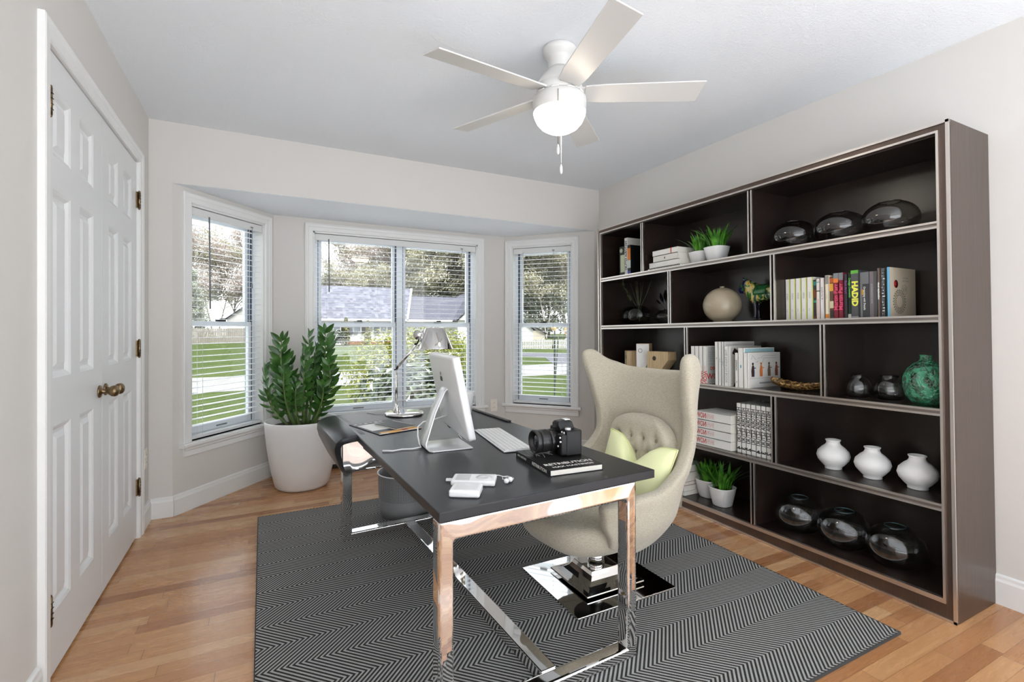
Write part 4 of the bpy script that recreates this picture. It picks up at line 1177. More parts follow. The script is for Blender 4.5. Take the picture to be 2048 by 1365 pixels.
# glazed horse figurine, one continuous glazed body
def skin_chain(nodes, edges, rad, name, mt, parent, sub=2):
    me = bpy.data.meshes.new(name); me.from_pydata(nodes, edges, []); me.materials.append(mt)
    o = bpy.data.objects.new(name, me); C.objects.link(o); o.parent = parent
    md = o.modifiers.new('skin', 'SKIN'); md.use_smooth_shade = True
    for i, s_ in enumerate(me.skin_vertices[0].data): s_.radius = rad[i] if isinstance(rad[i], tuple) else (rad[i], rad[i]); s_.use_root = (i == 0)
    md = o.modifiers.new('sub', 'SUBSURF'); md.levels = sub; md.render_levels = sub
    return o
t = NT('sancai_glaze'); c = t.coord(); x_, y_, z_ = t.xyz(c)
n1 = t.noise(t.mapping(c, (1, 1, .55)), 16, 3, .6, 1.5)
col = t.ramp(n1, [(.30, S(36, 34, 92)), (.38, S(52, 96, 44)), (.46, S(60, 122, 50)), (.50, S(214, 204, 150)), (.55, S(222, 186, 70)), (.63, S(206, 122, 44)), (.70, S(228, 222, 196))], 'LINEAR')
leg = t.n('MapRange', {'Value': z_, 'From Min': .108, 'From Max': .130}).outputs[0]
col = t.mix(leg, S(30, 28, 44), col)
headm = t.n('MapRange', {'Value': y_, 'From Min': .088, 'From Max': .104}).outputs[0]
col = t.mix(t.math('MULTIPLY', headm, t.math('GREATER_THAN', t.noise(c, 34, 2), .46)), col, S(34, 30, 86))
foot = t.n('MapRange', {'Value': z_, 'From Min': .014, 'From Max': .020}).outputs[0]
col = t.mix(foot, S(214, 206, 180), col)
M['glaze'] = t.pbr(col=col, rough=.12, spec=.6, coat=.4)
hr = thing('horse_figurine', 'glazed green, yellow and blue horse figurine half behind the shelf divider', 'figurine')
N = [(0, -.105, .165), (0, -.05, .168), (0, .0, .166), (0, .045, .168), (0, .075, .190), (0, .098, .222), (0, .118, .232), (0, .140, .205), (0, .156, .176),
     (.026, .045, .120), (.028, .052, .065), (.028, .048, .012), (-.026, .04, .120), (-.028, .032, .065), (-.028, .036, .012),
     (.026, -.085, .120), (.028, -.098, .070), (.028, -.088, .012), (-.026, -.09, .120), (-.028, -.104, .070), (-.028, -.096, .012), (0, -.128, .170), (0, -.146, .125), (0, -.110, .188)]
Ed = [(0, 1), (1, 2), (2, 3), (3, 4), (4, 5), (5, 6), (6, 7), (7, 8), (3, 9), (9, 10), (10, 11), (3, 12), (12, 13), (13, 14), (0, 15), (15, 16), (16, 17), (0, 18), (18, 19), (19, 20), (0, 21), (21, 22)]
rd = [.048, .047, .048, .052, .048, .041, .034, .026, .018, .020, .011, .014, .020, .011, .014, .022, .012, .014, .022, .012, .014, .016, .009, .02]
skin_chain(N[:23], Ed, rd[:23], 'horse_body', M['glaze'], hr)
b = MB()
for sx in (-.012, .012): b.lathe([(.007, 0), (.006, .012), (.001, .026)], 8, 0, Matrix.Translation((sx, .118, .252)) @ Matrix.Rotation(R(-20), 4, 'X'))
b.build('ear', M['glaze'], hr)
b = MB(); rr_ = []
for i in range(9):
    a = i / 8; y = -.045 + .075 * a
    rr_.append([( .052 * math.cos(q), y, .166 + .053 * math.sin(q)) for q in [R(-10 + 200 * k / 10) for k in range(11)]])
b.loft(rr_, 0, True, cap=False, closed=False); b.build('saddle_cloth', plain('saddle_green', S(44, 104, 58), .15, var=.4, vscale=40, coat=.4), hr, solid=.006)
place(hr, .225, 1.865, z)
# second shelf, row of books
x0 = .085
yl = [1.640, 1.611, 1.581, 1.551, 1.521, 1.489]
BK = 'white volumes with yellow edges on the second shelf'
ordn = ['nearest the divider', 'second from the divider', 'third from the divider', 'fourth from the divider', 'next to the dark teal book']
for i in range(5):
    book('white volume with a yellow edge and grey vertical lettering, ' + ordn[i], x0, yl[i + 1] + .0003, yl[i] - (.004 if i == 0 else .0003), z, .217, .17, W_,
         [("ENCYKLOPEDIA", .017, M['txt_grey'], .125, 'down', .0003, 1.0, .002)] if False else [("IIIIIIIIII", .013, M['txt_grey'], .125, 'down', .0, 1.0, .002), ("II III", .009, M['txt_grey'], .05, 'down', .0, 1.0, .004)], group=BK, pages=paint(206, 200, 50),
         art=lambda r, th, hh, d: MB().box(-.0005, .002, -th, -th + .005, 0, hh).build('spine_edge', paint(202, 204, 92), r))
book('thin dark teal and brown book right after the white volumes', x0, 1.474, 1.488, z, .200, .16, paint(50, 52, 50), art=bands((paint(48, 132, 122), .86, .96), (paint(120, 58, 40), .55, .75), (paint(48, 140, 104), .42, .48), (paint(110, 60, 36), .0, .08)))
book('pinkish white book with coloured dots, the narrower one', x0, 1.4545, 1.4735, z, .204, .16, paint(222, 212, 202), art=bands((paint(150, 170, 170), .90, .93), (paint(60, 80, 50), .68, .71), (paint(210, 190, 180), .1, .5)))
book('pinkish white book with faint grey lettering beside the cream book', x0, 1.4325, 1.454, z, .206, .16, paint(224, 216, 212), [("IL TII NITIT", .013, M['txt_grey'], .13, 'up')])
book('cream book with an orange foot and grey head', x0 - .006, 1.408, 1.4265, z, .216, .16, paint(226, 214, 188), [("\u2013\u2013\u2013\u2013", .01, M['txt_grey'], .11, 'down')], art=bands((paint(214, 128, 52), .02, .11), (paint(142, 138, 130), .80, .99)))
book('brown and orange patterned book left of the two red spines', x0, 1.388, 1.4075, z, .206, .16, paint(96, 70, 52), art=bands((paint(222, 160, 62), .66, .84), (paint(178, 92, 44), .86, .97), (paint(206, 196, 160), .25, .42), (paint(60, 50, 48), .04, .2)))
for i, (a, e) in enumerate(((1.3645, 1.3875), (1.3425, 1.364))):
    book(('red spined photography book with pink script lettering, the one nearer the patterned brown book', 'red spined photography book with pink script lettering, the one beside the purple book')[i], x0 - .004, a, e, z, .222, .19, paint(128, 34, 50), [("Martin Parr", .028, M['txt_pink'], .105, 'up', .0003, 1.0)], group='twin red spined books', art=bands((paint(126, 130, 132), .88, 1.0), (paint(226, 126, 54), .79, .88)) if i == 0 else bands((paint(120, 124, 126), .84, 1.0),))
book('dark purple book beside the thin green one', x0, 1.324, 1.342, z, .212, .18, paint(52, 48, 54), [("Ron Arad", .016, M['txt_purple'], .15, 'down')])
book('thin dark green book with bright green lettering', x0, 1.3065, 1.3235, z, .216, .17, paint(22, 50, 30), [("Design Domenic", .014, M['txt_green'], .145, 'down', .0004)], art=band(paint(204, 204, 196), 0, .09))
book('thick grey architecture book with big yellow capitals', x0 - .008, 1.2725, 1.306, z, .226, .19, paint(82, 82, 84), [("HADID", .036, M['txt_yellow'], .115, 'down', .0016, 1.05)], art=bands((paint(96, 170, 62), .93, 1.0), (paint(200, 200, 196), .02, .03)))
book('grey book with a dark inset panel and small white lettering', x0, 1.2305, 1.272, z, .213, .18, paint(112, 113, 114), [("Dreaming with Details", .012, M['txt_white'], .09, 'down', .0002)], art=lambda r, th, hh, d: (MB().box(-.0004, .002, -th, th - .012, 0, hh * .74).build('spine_panel', paint(60, 61, 62), r), MB().box(-.0006, .002, .004, .012, hh * .5, hh * .62).build('spine_square', paint(190, 142, 48), r)))
book('dark grey and brown book with pale vertical lettering', x0, 1.1965, 1.230, z, .212, .18, paint(78, 76, 76), [("architecture now", .013, M['txt_grey'], .11, 'down', .0003, 1.0, .006)], art=lambda r, th, hh, d: MB().box(-.0003, .002, .0, th, 0, hh).build('spine_panel', paint(112, 104, 106), r))
book('slim brown book with white block lettering', x0 - .004, 1.184, 1.196, z, .224, .19, paint(112, 96, 88), [("visual explanation", .011, M['txt_white'], .12, 'down', .0005)])
book('black and white speckled book', x0, 1.166, 1.1835, z, .222, .19, plain('speckled_cover', S(90, 90, 90), .5), art=lambda r, th, hh, d: [MB().box(-.0005, .002, random.uniform(-th, th * .5), random.uniform(-th * .3, th), q * .0066, q * .0066 + .004).build('speckle', M['txt_black'] if q % 2 else M['txt_white'], r) for q in range(1, 32)])
book('thin dark green-black book beside the cyan-edged book', x0, 1.1585, 1.1655, z, .212, .19, paint(26, 54, 46))
def dots(r, th, hh, d):
    yf = -th - .0005
    def disc(x, zz, rad, m, nm): MB().lathe([(rad, 0), (.0003, .0003)], 20, 0, Matrix.Translation((x, yf, zz)) @ Matrix.Rotation(PI / 2, 4, 'X')).build(nm, m, r)
    disc(.052, .150, .018, paint(176, 30, 34), 'red_dot')
    b1 = MB(); b2 = MB()
    for k, (rad, n, bb) in enumerate(((.052, 24, b1), (.044, 28, b2), (.037, 24, b1), (.030, 20, b2))):
        for i in range(n):
            a = 2 * PI * (i + .5 * (k % 2)) / n
            bb.lathe([(.0034 if k == 0 else .0026, 0), (.0002, .0002)], 8, 0, Matrix.Translation((.080 + rad * math.cos(a), yf, .070 + rad * math.sin(a))) @ Matrix.Rotation(PI / 2, 4, 'X'))
    b1.build('dot_ring', paint(96, 92, 52), r); b2.build('dot_ring', M['txt_black'], r)
    b3 = MB()
    for rad in (.022, .012, .006): b3.tube([(.125 + rad * math.cos(2 * PI * i / 20), yf, .125 + rad * math.sin(2 * PI * i / 20)) for i in range(21)], .0006, 4)
    b3.build('ring_print', paint(150, 142, 124), r)
    lettering("Le Livre", .013, M['txt_grey'], r, (.135, yf, .180), (1, 0, 0), (0, 0, 1)); lettering("dans les livres", .010, M['txt_grey'], r, (.135, yf, .166), (1, 0, 0), (0, 0, 1))
    MB().box(-.0005, .002, -th, th, 0, hh).build('spine_band', paint(110, 178, 214), r)
book('cream covered book with a red dot and dotted circle, cyan spine', x0, 1.1475, 1.158, z, .224, .225, paint(238, 222, 196), art=dots)
# third shelf
z = SH[2]
def block(label, x, Y, w, d, h, mt, faces, knot, rz, cut=None):
    r = thing('wooden_block', label, 'decoration', group='pale wooden blocks with knot holes')
    b = MB()
    if cut:
        b.prism([(-w / 2 + cut[0], 0), (w / 2, 0), (w / 2, h), (-w / 2, h), (-w / 2, cut[1])], -d / 2, d / 2, 0, Matrix(((0, 0, 1, 0), (1, 0, 0, 0), (0, 1, 0, 0), (0, 0, 0, 1))))
    else: b.box(-d / 2, d / 2, -w / 2, w / 2, 0, h)
    b.build('block_body', mt, r, bevel=.002)
    for f_ in faces:
        fb = MB(); fb.add(*f_[1]); fb.build(f_[0], f_[2], r)
    MB().lathe([(.0165, 0), (.015, .001), (.010, .0004), (.001, .0002)], 24, 0, Matrix.Translation((-d / 2, knot[0], knot[1])) @ Matrix.Rotation(-PI / 2, 4, 'Y')).build('knot_hole', plain('knot_brown', S(66, 44, 30), .6, var=.4, vscale=60), r)
    return place(r, x, Y, z, rz)
t = NT('pale_maple'); c = t.coord(); g = t.noise(t.mapping(c, (120, 120, 5)), 1.5, 3)
maple = t.pbr(col=t.ramp(g, [(.3, S(178, 150, 110)), (.7, S(206, 182, 142))]), rough=.5)
block('low wooden block with a knot hole and one white side, nearest the window', .145, 2.925, .115, .10, .178, maple, [('white_side', ([(-.052, .0588, .002), (.05, .0588, .002), (.05, .0588, .176), (-.052, .0588, .176)], [(0, 1, 2, 3)]), M['ceramic'])], (-.014, .130), R(-34))
block('tallest wooden block with a white face in the middle of the three', .110, 2.755, .095, .085, .236, maple, [('white_face', ([(-.0432, -.046, .002), (-.0432, .046, .002), (-.0432, .046, .234), (-.0432, -.046, .234)], [(0, 1, 2, 3)]), M['ceramic']), ('grey_corner', ([(-.0436, -.046, .115), (-.0436, .000, .020), (-.0436, -.046, .020)], [(0, 1, 2)]), paint(120, 120, 120))], (.018, .185), R(32))
block('wide wooden block with a cut lower corner beside the divider', .090, 2.560, .190, .085, .183, maple, [], (.028, .135), R(4), (.11, .125))
NW = 'white volumes with red lettering standing on the third shelf'
yl = [2.222, 2.1905, 2.159, 2.1285, 2.098]
oo = ['nearest the divider', 'second from the divider', 'third from the divider', 'fourth, its grey front cover showing']
for i in range(4):
    def cov(r, th, hh, d):
        MB().box(.006, d - .004, -th - .0004, -th + .001, .003, hh - .003).build('front_panel', paint(178, 182, 178), r)
        lettering("NOW", .05, M['txt_red'], r, (.070, -th - .0008, .042), (-1, 0, 0), (0, 0, 1), .001, 1.1)
        lettering("DISCOVER", .026, M['txt_red'], r, (.09, -th - .0008, .092), (1, 0, 0), (0, 0, 1), .001)
        b = MB()
        for zz in (.118, .138, .152, .165, .178, .19): b.box(.014, d - .02, -th - .0008, -th, zz, zz + .0022)
        b.build('print_line', M['txt_grey'], r)
    book('upright white volume with red lettering at the foot, ' + oo[i], .012, yl[i + 1] + .0003, yl[i], z, .228, .175, W_, [("NOW", .036, M['txt_red'], .036, 'upmirror', .0008, .85), ("THE NEW", .011, M['txt_pale_red'], .085, 'upmirror')], group=NW, art=cov if i == 3 else None)
def lines(m, xs=(.01, .9), n=5, zc=.5, spread=.3):
    def f(r, th, hh, d):
        b = MB()
        for i in range(n):
            zz = hh * (zc - spread / 2 + spread * i / max(1, n - 1)); b.box(.02, d * xs[1], -th - .0004, -th + .001, zz, zz + .002)
        b.build('print_line', m, r)
    return f
book('tall white book, first of the tall ones after the red-lettered volumes', -.0, 2.004, 2.028, z, .258, .24, W_, [("IIII", .012, M['txt_grey'], .16, 'down')])
book('tall white book with faint grey lettering, middle of three', -.0, 1.982, 2.0035, z, .258, .24, paint(220, 219, 214), [("I III II", .012, M['txt_grey'], .15, 'down')])
book('tall white book with a pale grey front cover behind the fashion book', -.0, 1.963, 1.9815, z, .258, .27, paint(206, 205, 200), [("III II I", .012, M['txt_grey'], .13, 'down')], art=lines(M['txt_grey'], (.1, .95), 2, .93, .02))
def fash(r, th, hh, d):
    MB().box(.02, d - .01, -th - .0003, -th + .001, .006, hh - .006).build('cover_photo', paint(196, 192, 184), r)
    b = MB(); b.add([(.04, -th - .0006, .0), (.09, -th - .0006, 0), (.14, -th - .0006, .16), (.125, -th - .0006, .17)], [(0, 1, 2, 3)]); b.add([(.03, -th - .0006, .19), (.07, -th - .0006, .17), (.09, -th - .0006, .20), (.05, -th - .0006, .222)], [(0, 1, 2, 3)])
    b.build('photo_shape', M['txt_black'], r)
book('white fashion book with a black and white photo cover', -.0, 1.931, 1.962, z, .231, .29, W_, [("THE FASHION BOOK", .022, M['txt_grey'], .115, 'downmirror', .0002, .95)], art=fash)
book('short white book with small dark spine lettering in front of the fashion book', -.002, 1.8655, 1.888, z, .196, .20, W_, [("FASHION", .014, M['txt_black'], .125, 'downmirror', .0002), ("I-I", .012, M['txt_black'], .03, 'down')])
book('white book with a pale blue and gold cover behind the illustrated one', -.004, 1.830, 1.865, z, .224, .27, W_, [("IIII", .010, paint(120, 180, 200), .12, 'down', .001, 1.6)], art=lambda r, th, hh, d: (MB().box(.012, d - .004, -th - .0003, -th + .001, .004, hh - .004).build('cover_photo', paint(150, 184, 190), r), MB().box(.05, d - .06, -th - .0006, -th + .001, hh - .04, hh - .025).build('cover_band', paint(200, 170, 96), r)))
def figs(r, th, hh, d):
    yf = -th - .0004
    MB().box(.01, d - .004, yf + .0001, -th + .001, .004, hh - .004).build('cover_sheet', paint(214, 212, 206), r)
    b = MB()
    for zz in (.178, .165): b.box(.13, .25, yf - .0003, yf, zz, zz + .0016)
    for q in range(9): b.tube([(.03 + .012 * q, yf - .0002, .160 + .022 * math.sin(q * 1.3)), (.045 + .012 * q, yf - .0002, .165 + .018 * math.cos(q))], .0006, 4)
    b.box(.02, .28, yf - .0003, yf, .052, .0535); b.box(.10, .26, yf - .0003, yf, .020, .030)
    b.build('line_drawing', M['txt_grey'], r)
    for k, (cx, m) in enumerate(((.045, paint(56, 44, 46)), (.115, paint(204, 118, 62)), (.185, paint(110, 92, 74)), (.250, paint(130, 66, 46)))):
        b = MB(); w = .012
        b.add([(cx - w, yf - .0005, .062), (cx + w, yf - .0005, .062), (cx + w * 1.1, yf - .0005, .09), (cx + w * .7, yf - .0005, .125), (cx - w * .6, yf - .0005, .125), (cx - w * 1.2, yf - .0005, .095)], [(0, 1, 2, 3, 4, 5)])
        b.lathe([(.008, 0), (.0003, .0003)], 12, 0, Matrix.Translation((cx, yf - .0002, .134)) @ Matrix.Rotation(PI / 2, 4, 'X')); b.box(cx + w * .6, cx + w * 2.1, yf - .0006, yf, .108, .113)
        b.build('painted_figure', m, r)
book('wide white book with small painted figures on its cover', -.006, 1.803, 1.829, z, .197, .285, W_, art=figs)
b = MB()
def dish(u, v):
    y = (u - .5) * .30; hw = .062 * (1 - (2 * u - 1) ** 2) ** .6 + .002; x = (v - .5) * 2 * hw
    return (x, y, .006 + .030 * ((v - .5) * 2) ** 2 + .026 * (2 * u - 1) ** 2 + .004 * math.sin(u * 55 + v * 9) * (abs(v - .5)))
b.grid(dish, 60, 14)
t = NT('bark_dish_skin'); c = t.coord(); g = t.noise(t.mapping(c, (20, 60, 60)), 2, 4)
o = b.build('bark_dish', t.pbr(col=t.ramp(g, [(.35, S(50, 34, 22)), (.5, S(110, 80, 44)), (.65, S(206, 168, 104))]), rough=.4), None, solid=.006, soff=0)
tag(o, 'curled brown and gold bark dish beside the illustrated book', 'dish'); place(o, .115, 1.595, z + .0015)
GL = 'clear glass vases on the third shelf'
def jar(label, x, Y, r, h, neck):
    o = thing('glass_vase', label, 'vase', group=GL)
    pr = [(.001, .004), (r * .60, .003), (r * .70, .0), (r * .92, h * .16), (r, h * .38), (r * .98, h * .58), (r * .80, h * .80), (neck * 1.02, h * .89), (neck, h * .95), (neck * 1.08, h)]
    MB().lathe(pr, 40, close=False).build('glass_wall', M['clear'], o, solid=.003)
    MB().tube([(neck * 1.08 * math.cos(2 * PI * i / 30), neck * 1.08 * math.sin(2 * PI * i / 30), h) for i in range(31)], .002, 6).build('rim', M['clear'], o)
    return place(o, x, Y, z)
jar('smaller clear glass vase nearest the divider on the third shelf', .125, 1.304, .051, .102, .028)
jar('wider clear glass vase between the small one and the green one', .150, 1.185, .060, .108, .032)
o = thing('green_glass_vase', 'green crackled glass bottle vase at the outer end of the third shelf', 'vase')
pr = [(.001, .004), (.035, .0), (.050, .006), (.072, .035), (.083, .080), (.080, .115), (.066, .150), (.044, .172), (.026, .182), (.021, .190), (.021, .206), (.024, .210)]
MB().lathe(pr, 48, close=False).build('glass_wall', M['crackle'], o); place(o, .108, 1.028, z)
# fourth shelf
z = SH[3]
NS = 'white volumes with red lettering stacked on the fourth shelf'
for i, lab in enumerate(('lowest', 'second from the bottom', 'second from the top', 'topmost')):
    book('white red-lettered volume lying flat, ' + lab + ' in the fourth shelf stack', .010, 1.930, 2.185, z + i * .0518, .0515, .185, W_, [("NOW", .046, M['txt_red'], .228, 'x', .0008)], group=NS, flat=True,
         art=lambda r, th, hh, d: (lettering("NOW", .046, M['txt_red'], r, (-.0006, 0, .214), (0, 0, 1), (0, -1, 0), .0008, .62), lettering("BIHUPEA", .040, M['txt_pale_red'], r, (-.0006, 0, .148), (0, 0, 1), (0, -1, 0), 0, .38)))
HS = 'white art history volumes on the fourth shelf'
yl = [1.913, 1.8825, 1.852, 1.820, 1.789, 1.758, 1.727, 1.696]
for i, (no, lab) in enumerate(zip('4321432', ('touching the flat stack', 'second from the flat stack', 'third from the flat stack', 'numbered 1, in the middle of the row', 'third from the divider', 'second from the divider', 'touching the divider'))):
    book('white art history volume with black vertical lettering, ' + lab, .040, yl[i + 1] + .0004, yl[i], z, .283, .20, W_, [("HISTORIA SZTUKI", .036, M['txt_black'], .160, 'downmirror', .0008, .70), (no, .038, M['txt_black'], .026, 'downmirror', .0016, .9)], group=HS, pages=paint(150, 152, 156))
VS = 'white ceramic vases on the fourth shelf'
def wvase(label, x, Y):
    o = thing('ceramic_vase', label, 'vase', group=VS)
    pr = [(.001, .002), (.036, .0), (.038, .004), (.036, .010), (.050, .024), (.067, .046), (.0735, .066), (.068, .088), (.050, .108), (.035, .120), (.0295, .130), (.0295, .138), (.0335, .142), (.0335, .146), (.030, .147), (.027, .142), (.027, .13)]
    MB().lathe(pr, 48, close=False).build('vase_body', M['ceramic'], o); return place(o, x, Y, z)
wvase('squat white ceramic vase nearest the divider on the fourth shelf', .158, 1.443)
wvase('squat white ceramic vase in the middle of the three', .152, 1.262)
wvase('squat white ceramic vase at the outer end of the fourth shelf', .150, 1.083)
# bottom compartments
z = .0885
book('white book with green and black spine letters, lowest in the bottom stack', .030, 2.305, 2.56, z, .026, .19, W_, [("ARCHITECTURE", .022, paint(36, 84, 56), .12, 'up', .0016)], flat=True)
book('white book second from the bottom of the bottom stack', .034, 2.312, 2.56, z + .0268, .034, .18, W_, flat=True)
book('red and brown book in the middle of the bottom stack', .036, 2.312, 2.55, z + .0616, .024, .18, paint(146, 64, 44), flat=True, art=lambda r, th, hh, d: MB().box(-.0005, .001, -th * .4, th * .5, hh * .05, hh * .6).build('spine_band', paint(196, 110, 60), r))
book('thick white book second from the top of the bottom stack', .036, 2.310, 2.55, z + .0864, .058, .18, W_, flat=True)
book('grey white book topmost of the bottom stack', .040, 2.315, 2.55, z + .1452, .044, .18, paint(180, 180, 178), flat=True)
leafy_pot('grassy plant in a white pot beside the bottom stack of books', .170, 2.235, z, .082, .112, .16, 3)
leafy_pot('grassy plant in a white pot standing forward in the bottom compartment', .112, 2.078, z, .082, .112, .17, 4)
GB = 'clear round glass bowls in the bottom compartment'
oval_vase('clear bubble-shaped glass bowl nearest the divider in the bottom compartment', 'glass bowl', GB, M['clear'], .150, 1.615, z, .118, .178, .040, 'glass_bowl', M['tealrim'])
oval_vase('clear bubble-shaped glass bowl in the middle of the bottom compartment', 'glass bowl', GB, M['clear'], .148, 1.388, z, .116, .178, .040, 'glass_bowl', M['tealrim'])
oval_vase('clear bubble-shaped glass bowl at the outer end of the bottom compartment', 'glass bowl', GB, M['clear'], .145, 1.170, z, .113, .178, .040, 'glass_bowl', M['tealrim'])
# ================================================================ OUTSIDE
GZ = -.55
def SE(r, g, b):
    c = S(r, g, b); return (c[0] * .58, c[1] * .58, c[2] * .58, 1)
def groundmat(name, stops, scale, bump=.4):
    t = NT(name); c = t.coord(); n1 = t.noise(c, scale, 4, .6); n2 = t.noise(c, scale * .07, 2)
    f = t.math('ADD', t.math('MULTIPLY', n1, .6), t.math('MULTIPLY', n2, .4))
    return t.pbr(col=t.ramp(f, stops), rough=.95, spec=.1, normal=t.bump(n1, bump, .05))
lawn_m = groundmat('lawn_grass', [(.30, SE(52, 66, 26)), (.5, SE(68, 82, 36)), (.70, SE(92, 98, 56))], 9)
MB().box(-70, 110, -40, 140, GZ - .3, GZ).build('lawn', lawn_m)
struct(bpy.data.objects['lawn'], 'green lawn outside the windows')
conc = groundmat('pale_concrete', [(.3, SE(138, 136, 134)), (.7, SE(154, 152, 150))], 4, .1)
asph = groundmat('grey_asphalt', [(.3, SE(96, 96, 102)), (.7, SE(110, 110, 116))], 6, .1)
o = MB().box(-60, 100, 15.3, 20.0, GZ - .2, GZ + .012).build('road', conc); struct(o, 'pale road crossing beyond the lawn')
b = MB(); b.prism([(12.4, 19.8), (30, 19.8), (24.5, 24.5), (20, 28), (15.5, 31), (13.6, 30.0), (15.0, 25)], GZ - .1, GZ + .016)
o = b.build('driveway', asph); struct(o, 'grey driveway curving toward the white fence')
o = MB().box(-16, 18, -26, -.36, GZ, -.02).build('ground_bounce_rear', groundmat('bounce_pale_rear', [(.3, (.72, .73, .75, 1)), (.7, (.78, .79, .81, 1))], 3, .05)); struct(o, 'unseen pale slab added behind the camera to bounce light in')  # unseen slab, added to bounce light onto the ceiling
o = MB().box(-7, 10, 4.46, 9.4, GZ - .1, GZ + .02).build('ground_bounce_front', groundmat('bounce_pale_front', [(.3, (.70, .71, .73, 1)), (.7, (.78, .79, .81, 1))], 3, .05)); struct(o, 'unseen pale slab added under the bay windows to bounce light up')  # out-of-view slab, added to throw light up at the soffit
# neighbour house
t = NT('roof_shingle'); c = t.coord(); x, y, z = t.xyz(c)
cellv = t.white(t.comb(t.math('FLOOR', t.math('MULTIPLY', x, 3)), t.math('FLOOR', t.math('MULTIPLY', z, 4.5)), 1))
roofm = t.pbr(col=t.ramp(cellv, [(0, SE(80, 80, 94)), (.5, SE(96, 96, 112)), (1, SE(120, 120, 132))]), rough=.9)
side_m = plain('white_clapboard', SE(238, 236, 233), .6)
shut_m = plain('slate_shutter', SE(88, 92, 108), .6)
hs_ = thing('neighbour_house', 'long white house with a grey shingled roof across the road', 'house', (0, 0, GZ))
e0, e1 = 2.20 - GZ, 5.95 - GZ
b = MB(); b.box(1.0, 14.2, 54.4, 63, 0, e0 + .05); b.prism([(54.4, e0), (63, e0), (58.4, e1 - .25)], 1.2, 14.0, 0, Matrix(((0, 0, 1, 0), (1, 0, 0, 0), (0, 1, 0, 0), (0, 0, 0, 1)))); b.build('wall', side_m, hs_)
b = MB()
A = [(.6, 53.9, e0 - .05), (14.4, 53.9, e0 - .05), (16.15, 58.5, e1), (.6, 58.5, e1)]
b.loft([A, [(p[0], p[1] + .05, p[2] + .12) for p in A]], 0, False)
A = [(.6, 58.5, e1), (16.15, 58.5, e1), (14.4, 63.2, e0), (.6, 63.2, e0)]
b.loft([A, [(p[0], p[1] + .02, p[2] + .12) for p in A]], 0, False)
b.build('roof', roofm, hs_)
b = MB(); b.tube([(14.45, 53.85, e0), (16.2, 58.5, e1 + .05)], .16, 4); b.box(.6, 14.4, 53.82, 53.95, e0 - .20, e0 + .02); b.build('roof_trim', side_m, hs_)
MB().box(7.8, 14.2, 54.2, 54.42, 0, .42).build('brick_base', groundmat('brick_red', [(.3, SE(140, 84, 70)), (.7, SE(170, 112, 94))], 8, .2), hs_)
for wx in (4.4, 5.7, 7.0, 8.3, 9.1, 10.4, 11.9):
    w = MB().box(wx - .42, wx + .42, 54.28, 54.42, 1.35, 2.35).build('window', side_m, hs_)
    MB().box(wx - .32, wx + .32, 54.25, 54.3, 1.45, 2.25).build('pane', plain('far_pane', SE(110, 118, 130), .2), w)
    for sx in (-.66, .66): MB().box(wx + sx - .2, wx + sx + .2, 54.26, 54.42, 1.2, 2.4).build('shutter', shut_m, hs_)
wg = thing('garage_wing', 'lower white wing with a darker grey roof and front gable beside the long house', 'house', (0, 0, GZ))
e0, e1 = 2.15 - GZ, 5.05 - GZ
b = MB(); b.box(14.5, 20.2, 54.6, 63, 0, e0); b.box(20.2, 27.5, 53.2, 62, 0, e0); b.prism([(20.2, e0), (27.5, e0), (23.85, e1 + .5)], -53.22, -53.0, 0, Matrix(((1, 0, 0, 0), (0, 0, -1, 0), (0, 1, 0, 0), (0, 0, 0, 1)))); b.build('wall', side_m, wg)
roof2 = groundmat('roof_dark', [(.3, SE(88, 88, 98)), (.7, SE(106, 106, 116))], 5, .3)
b = MB()
A = [(14.3, 54.1, e0), (22.5, 54.1, e0), (24.0, 58.5, e1), (14.7, 58.5, e1)]; b.loft([A, [(p[0], p[1] + .03, p[2] + .1) for p in A]], 0, False)
for sg, xa in ((-1, 19.8), (1, 27.9)):
    A = [(xa, 52.8, e0 - .15), (23.85, 52.8, e1 + .6), (23.85, 62, e1 + .6), (xa, 62, e0 - .15)]; b.loft([A, [(p[0], p[1], p[2] + .12) for p in A]], 0, False)
b.build('roof', roof2, wg)
MB().box(14.4, 20.3, 53.9, 54.12, e0 - .18, e0 + .05).build('gutter', side_m, wg)
w = MB().box(22.6, 23.4, 53.05, 53.2, 1.5, 2.3).build('window', side_m, wg); MB().box(22.68, 23.32, 53.02, 53.06, 1.58, 2.22).build('pane', shut_m, w)
def cottage(label, x, y, w, d, h, pk, mt, rm):
    r = thing('shed', label, 'shed', (x, y, GZ))
    b = MB().box(-w / 2, w / 2, 0, d, 0, h); b.prism([(-w / 2, h), (w / 2, h), (0, pk)], -.02, .1, 0, Matrix(((1, 0, 0, 0), (0, 0, -1, .1), (0, 1, 0, 0), (0, 0, 0, 1)))); b.build('wall', mt, r)
    b = MB()
    for sg in (-1, 1):
        A = [(sg * (w / 2 + .3), -.3, h - .15), (0, -.3, pk + .05), (0, d, pk + .05), (sg * (w / 2 + .3), d, h - .15)]; b.loft([A, [(p[0], p[1], p[2] + .12) for p in A]], 0, False)
    b.build('roof', rm, r)
cottage('white gabled shed at the edge of the narrow window by the bookcase', 30.2, 58, 5.6, 8, 1.6, 3.6, side_m, roof2)
cottage('beige gabled shed behind the white picket fence', 37.3, 66, 4.8, 6, 1.0, 2.2, plain('beige_board', SE(206, 194, 176), .7), roof2)
cottage('pale distant house half hidden by trees in the narrow window by the closet', -2.6, 82, 4, 6, 3.2, 4.8, plain('pale_board', SE(214, 208, 204), .7), roof2)
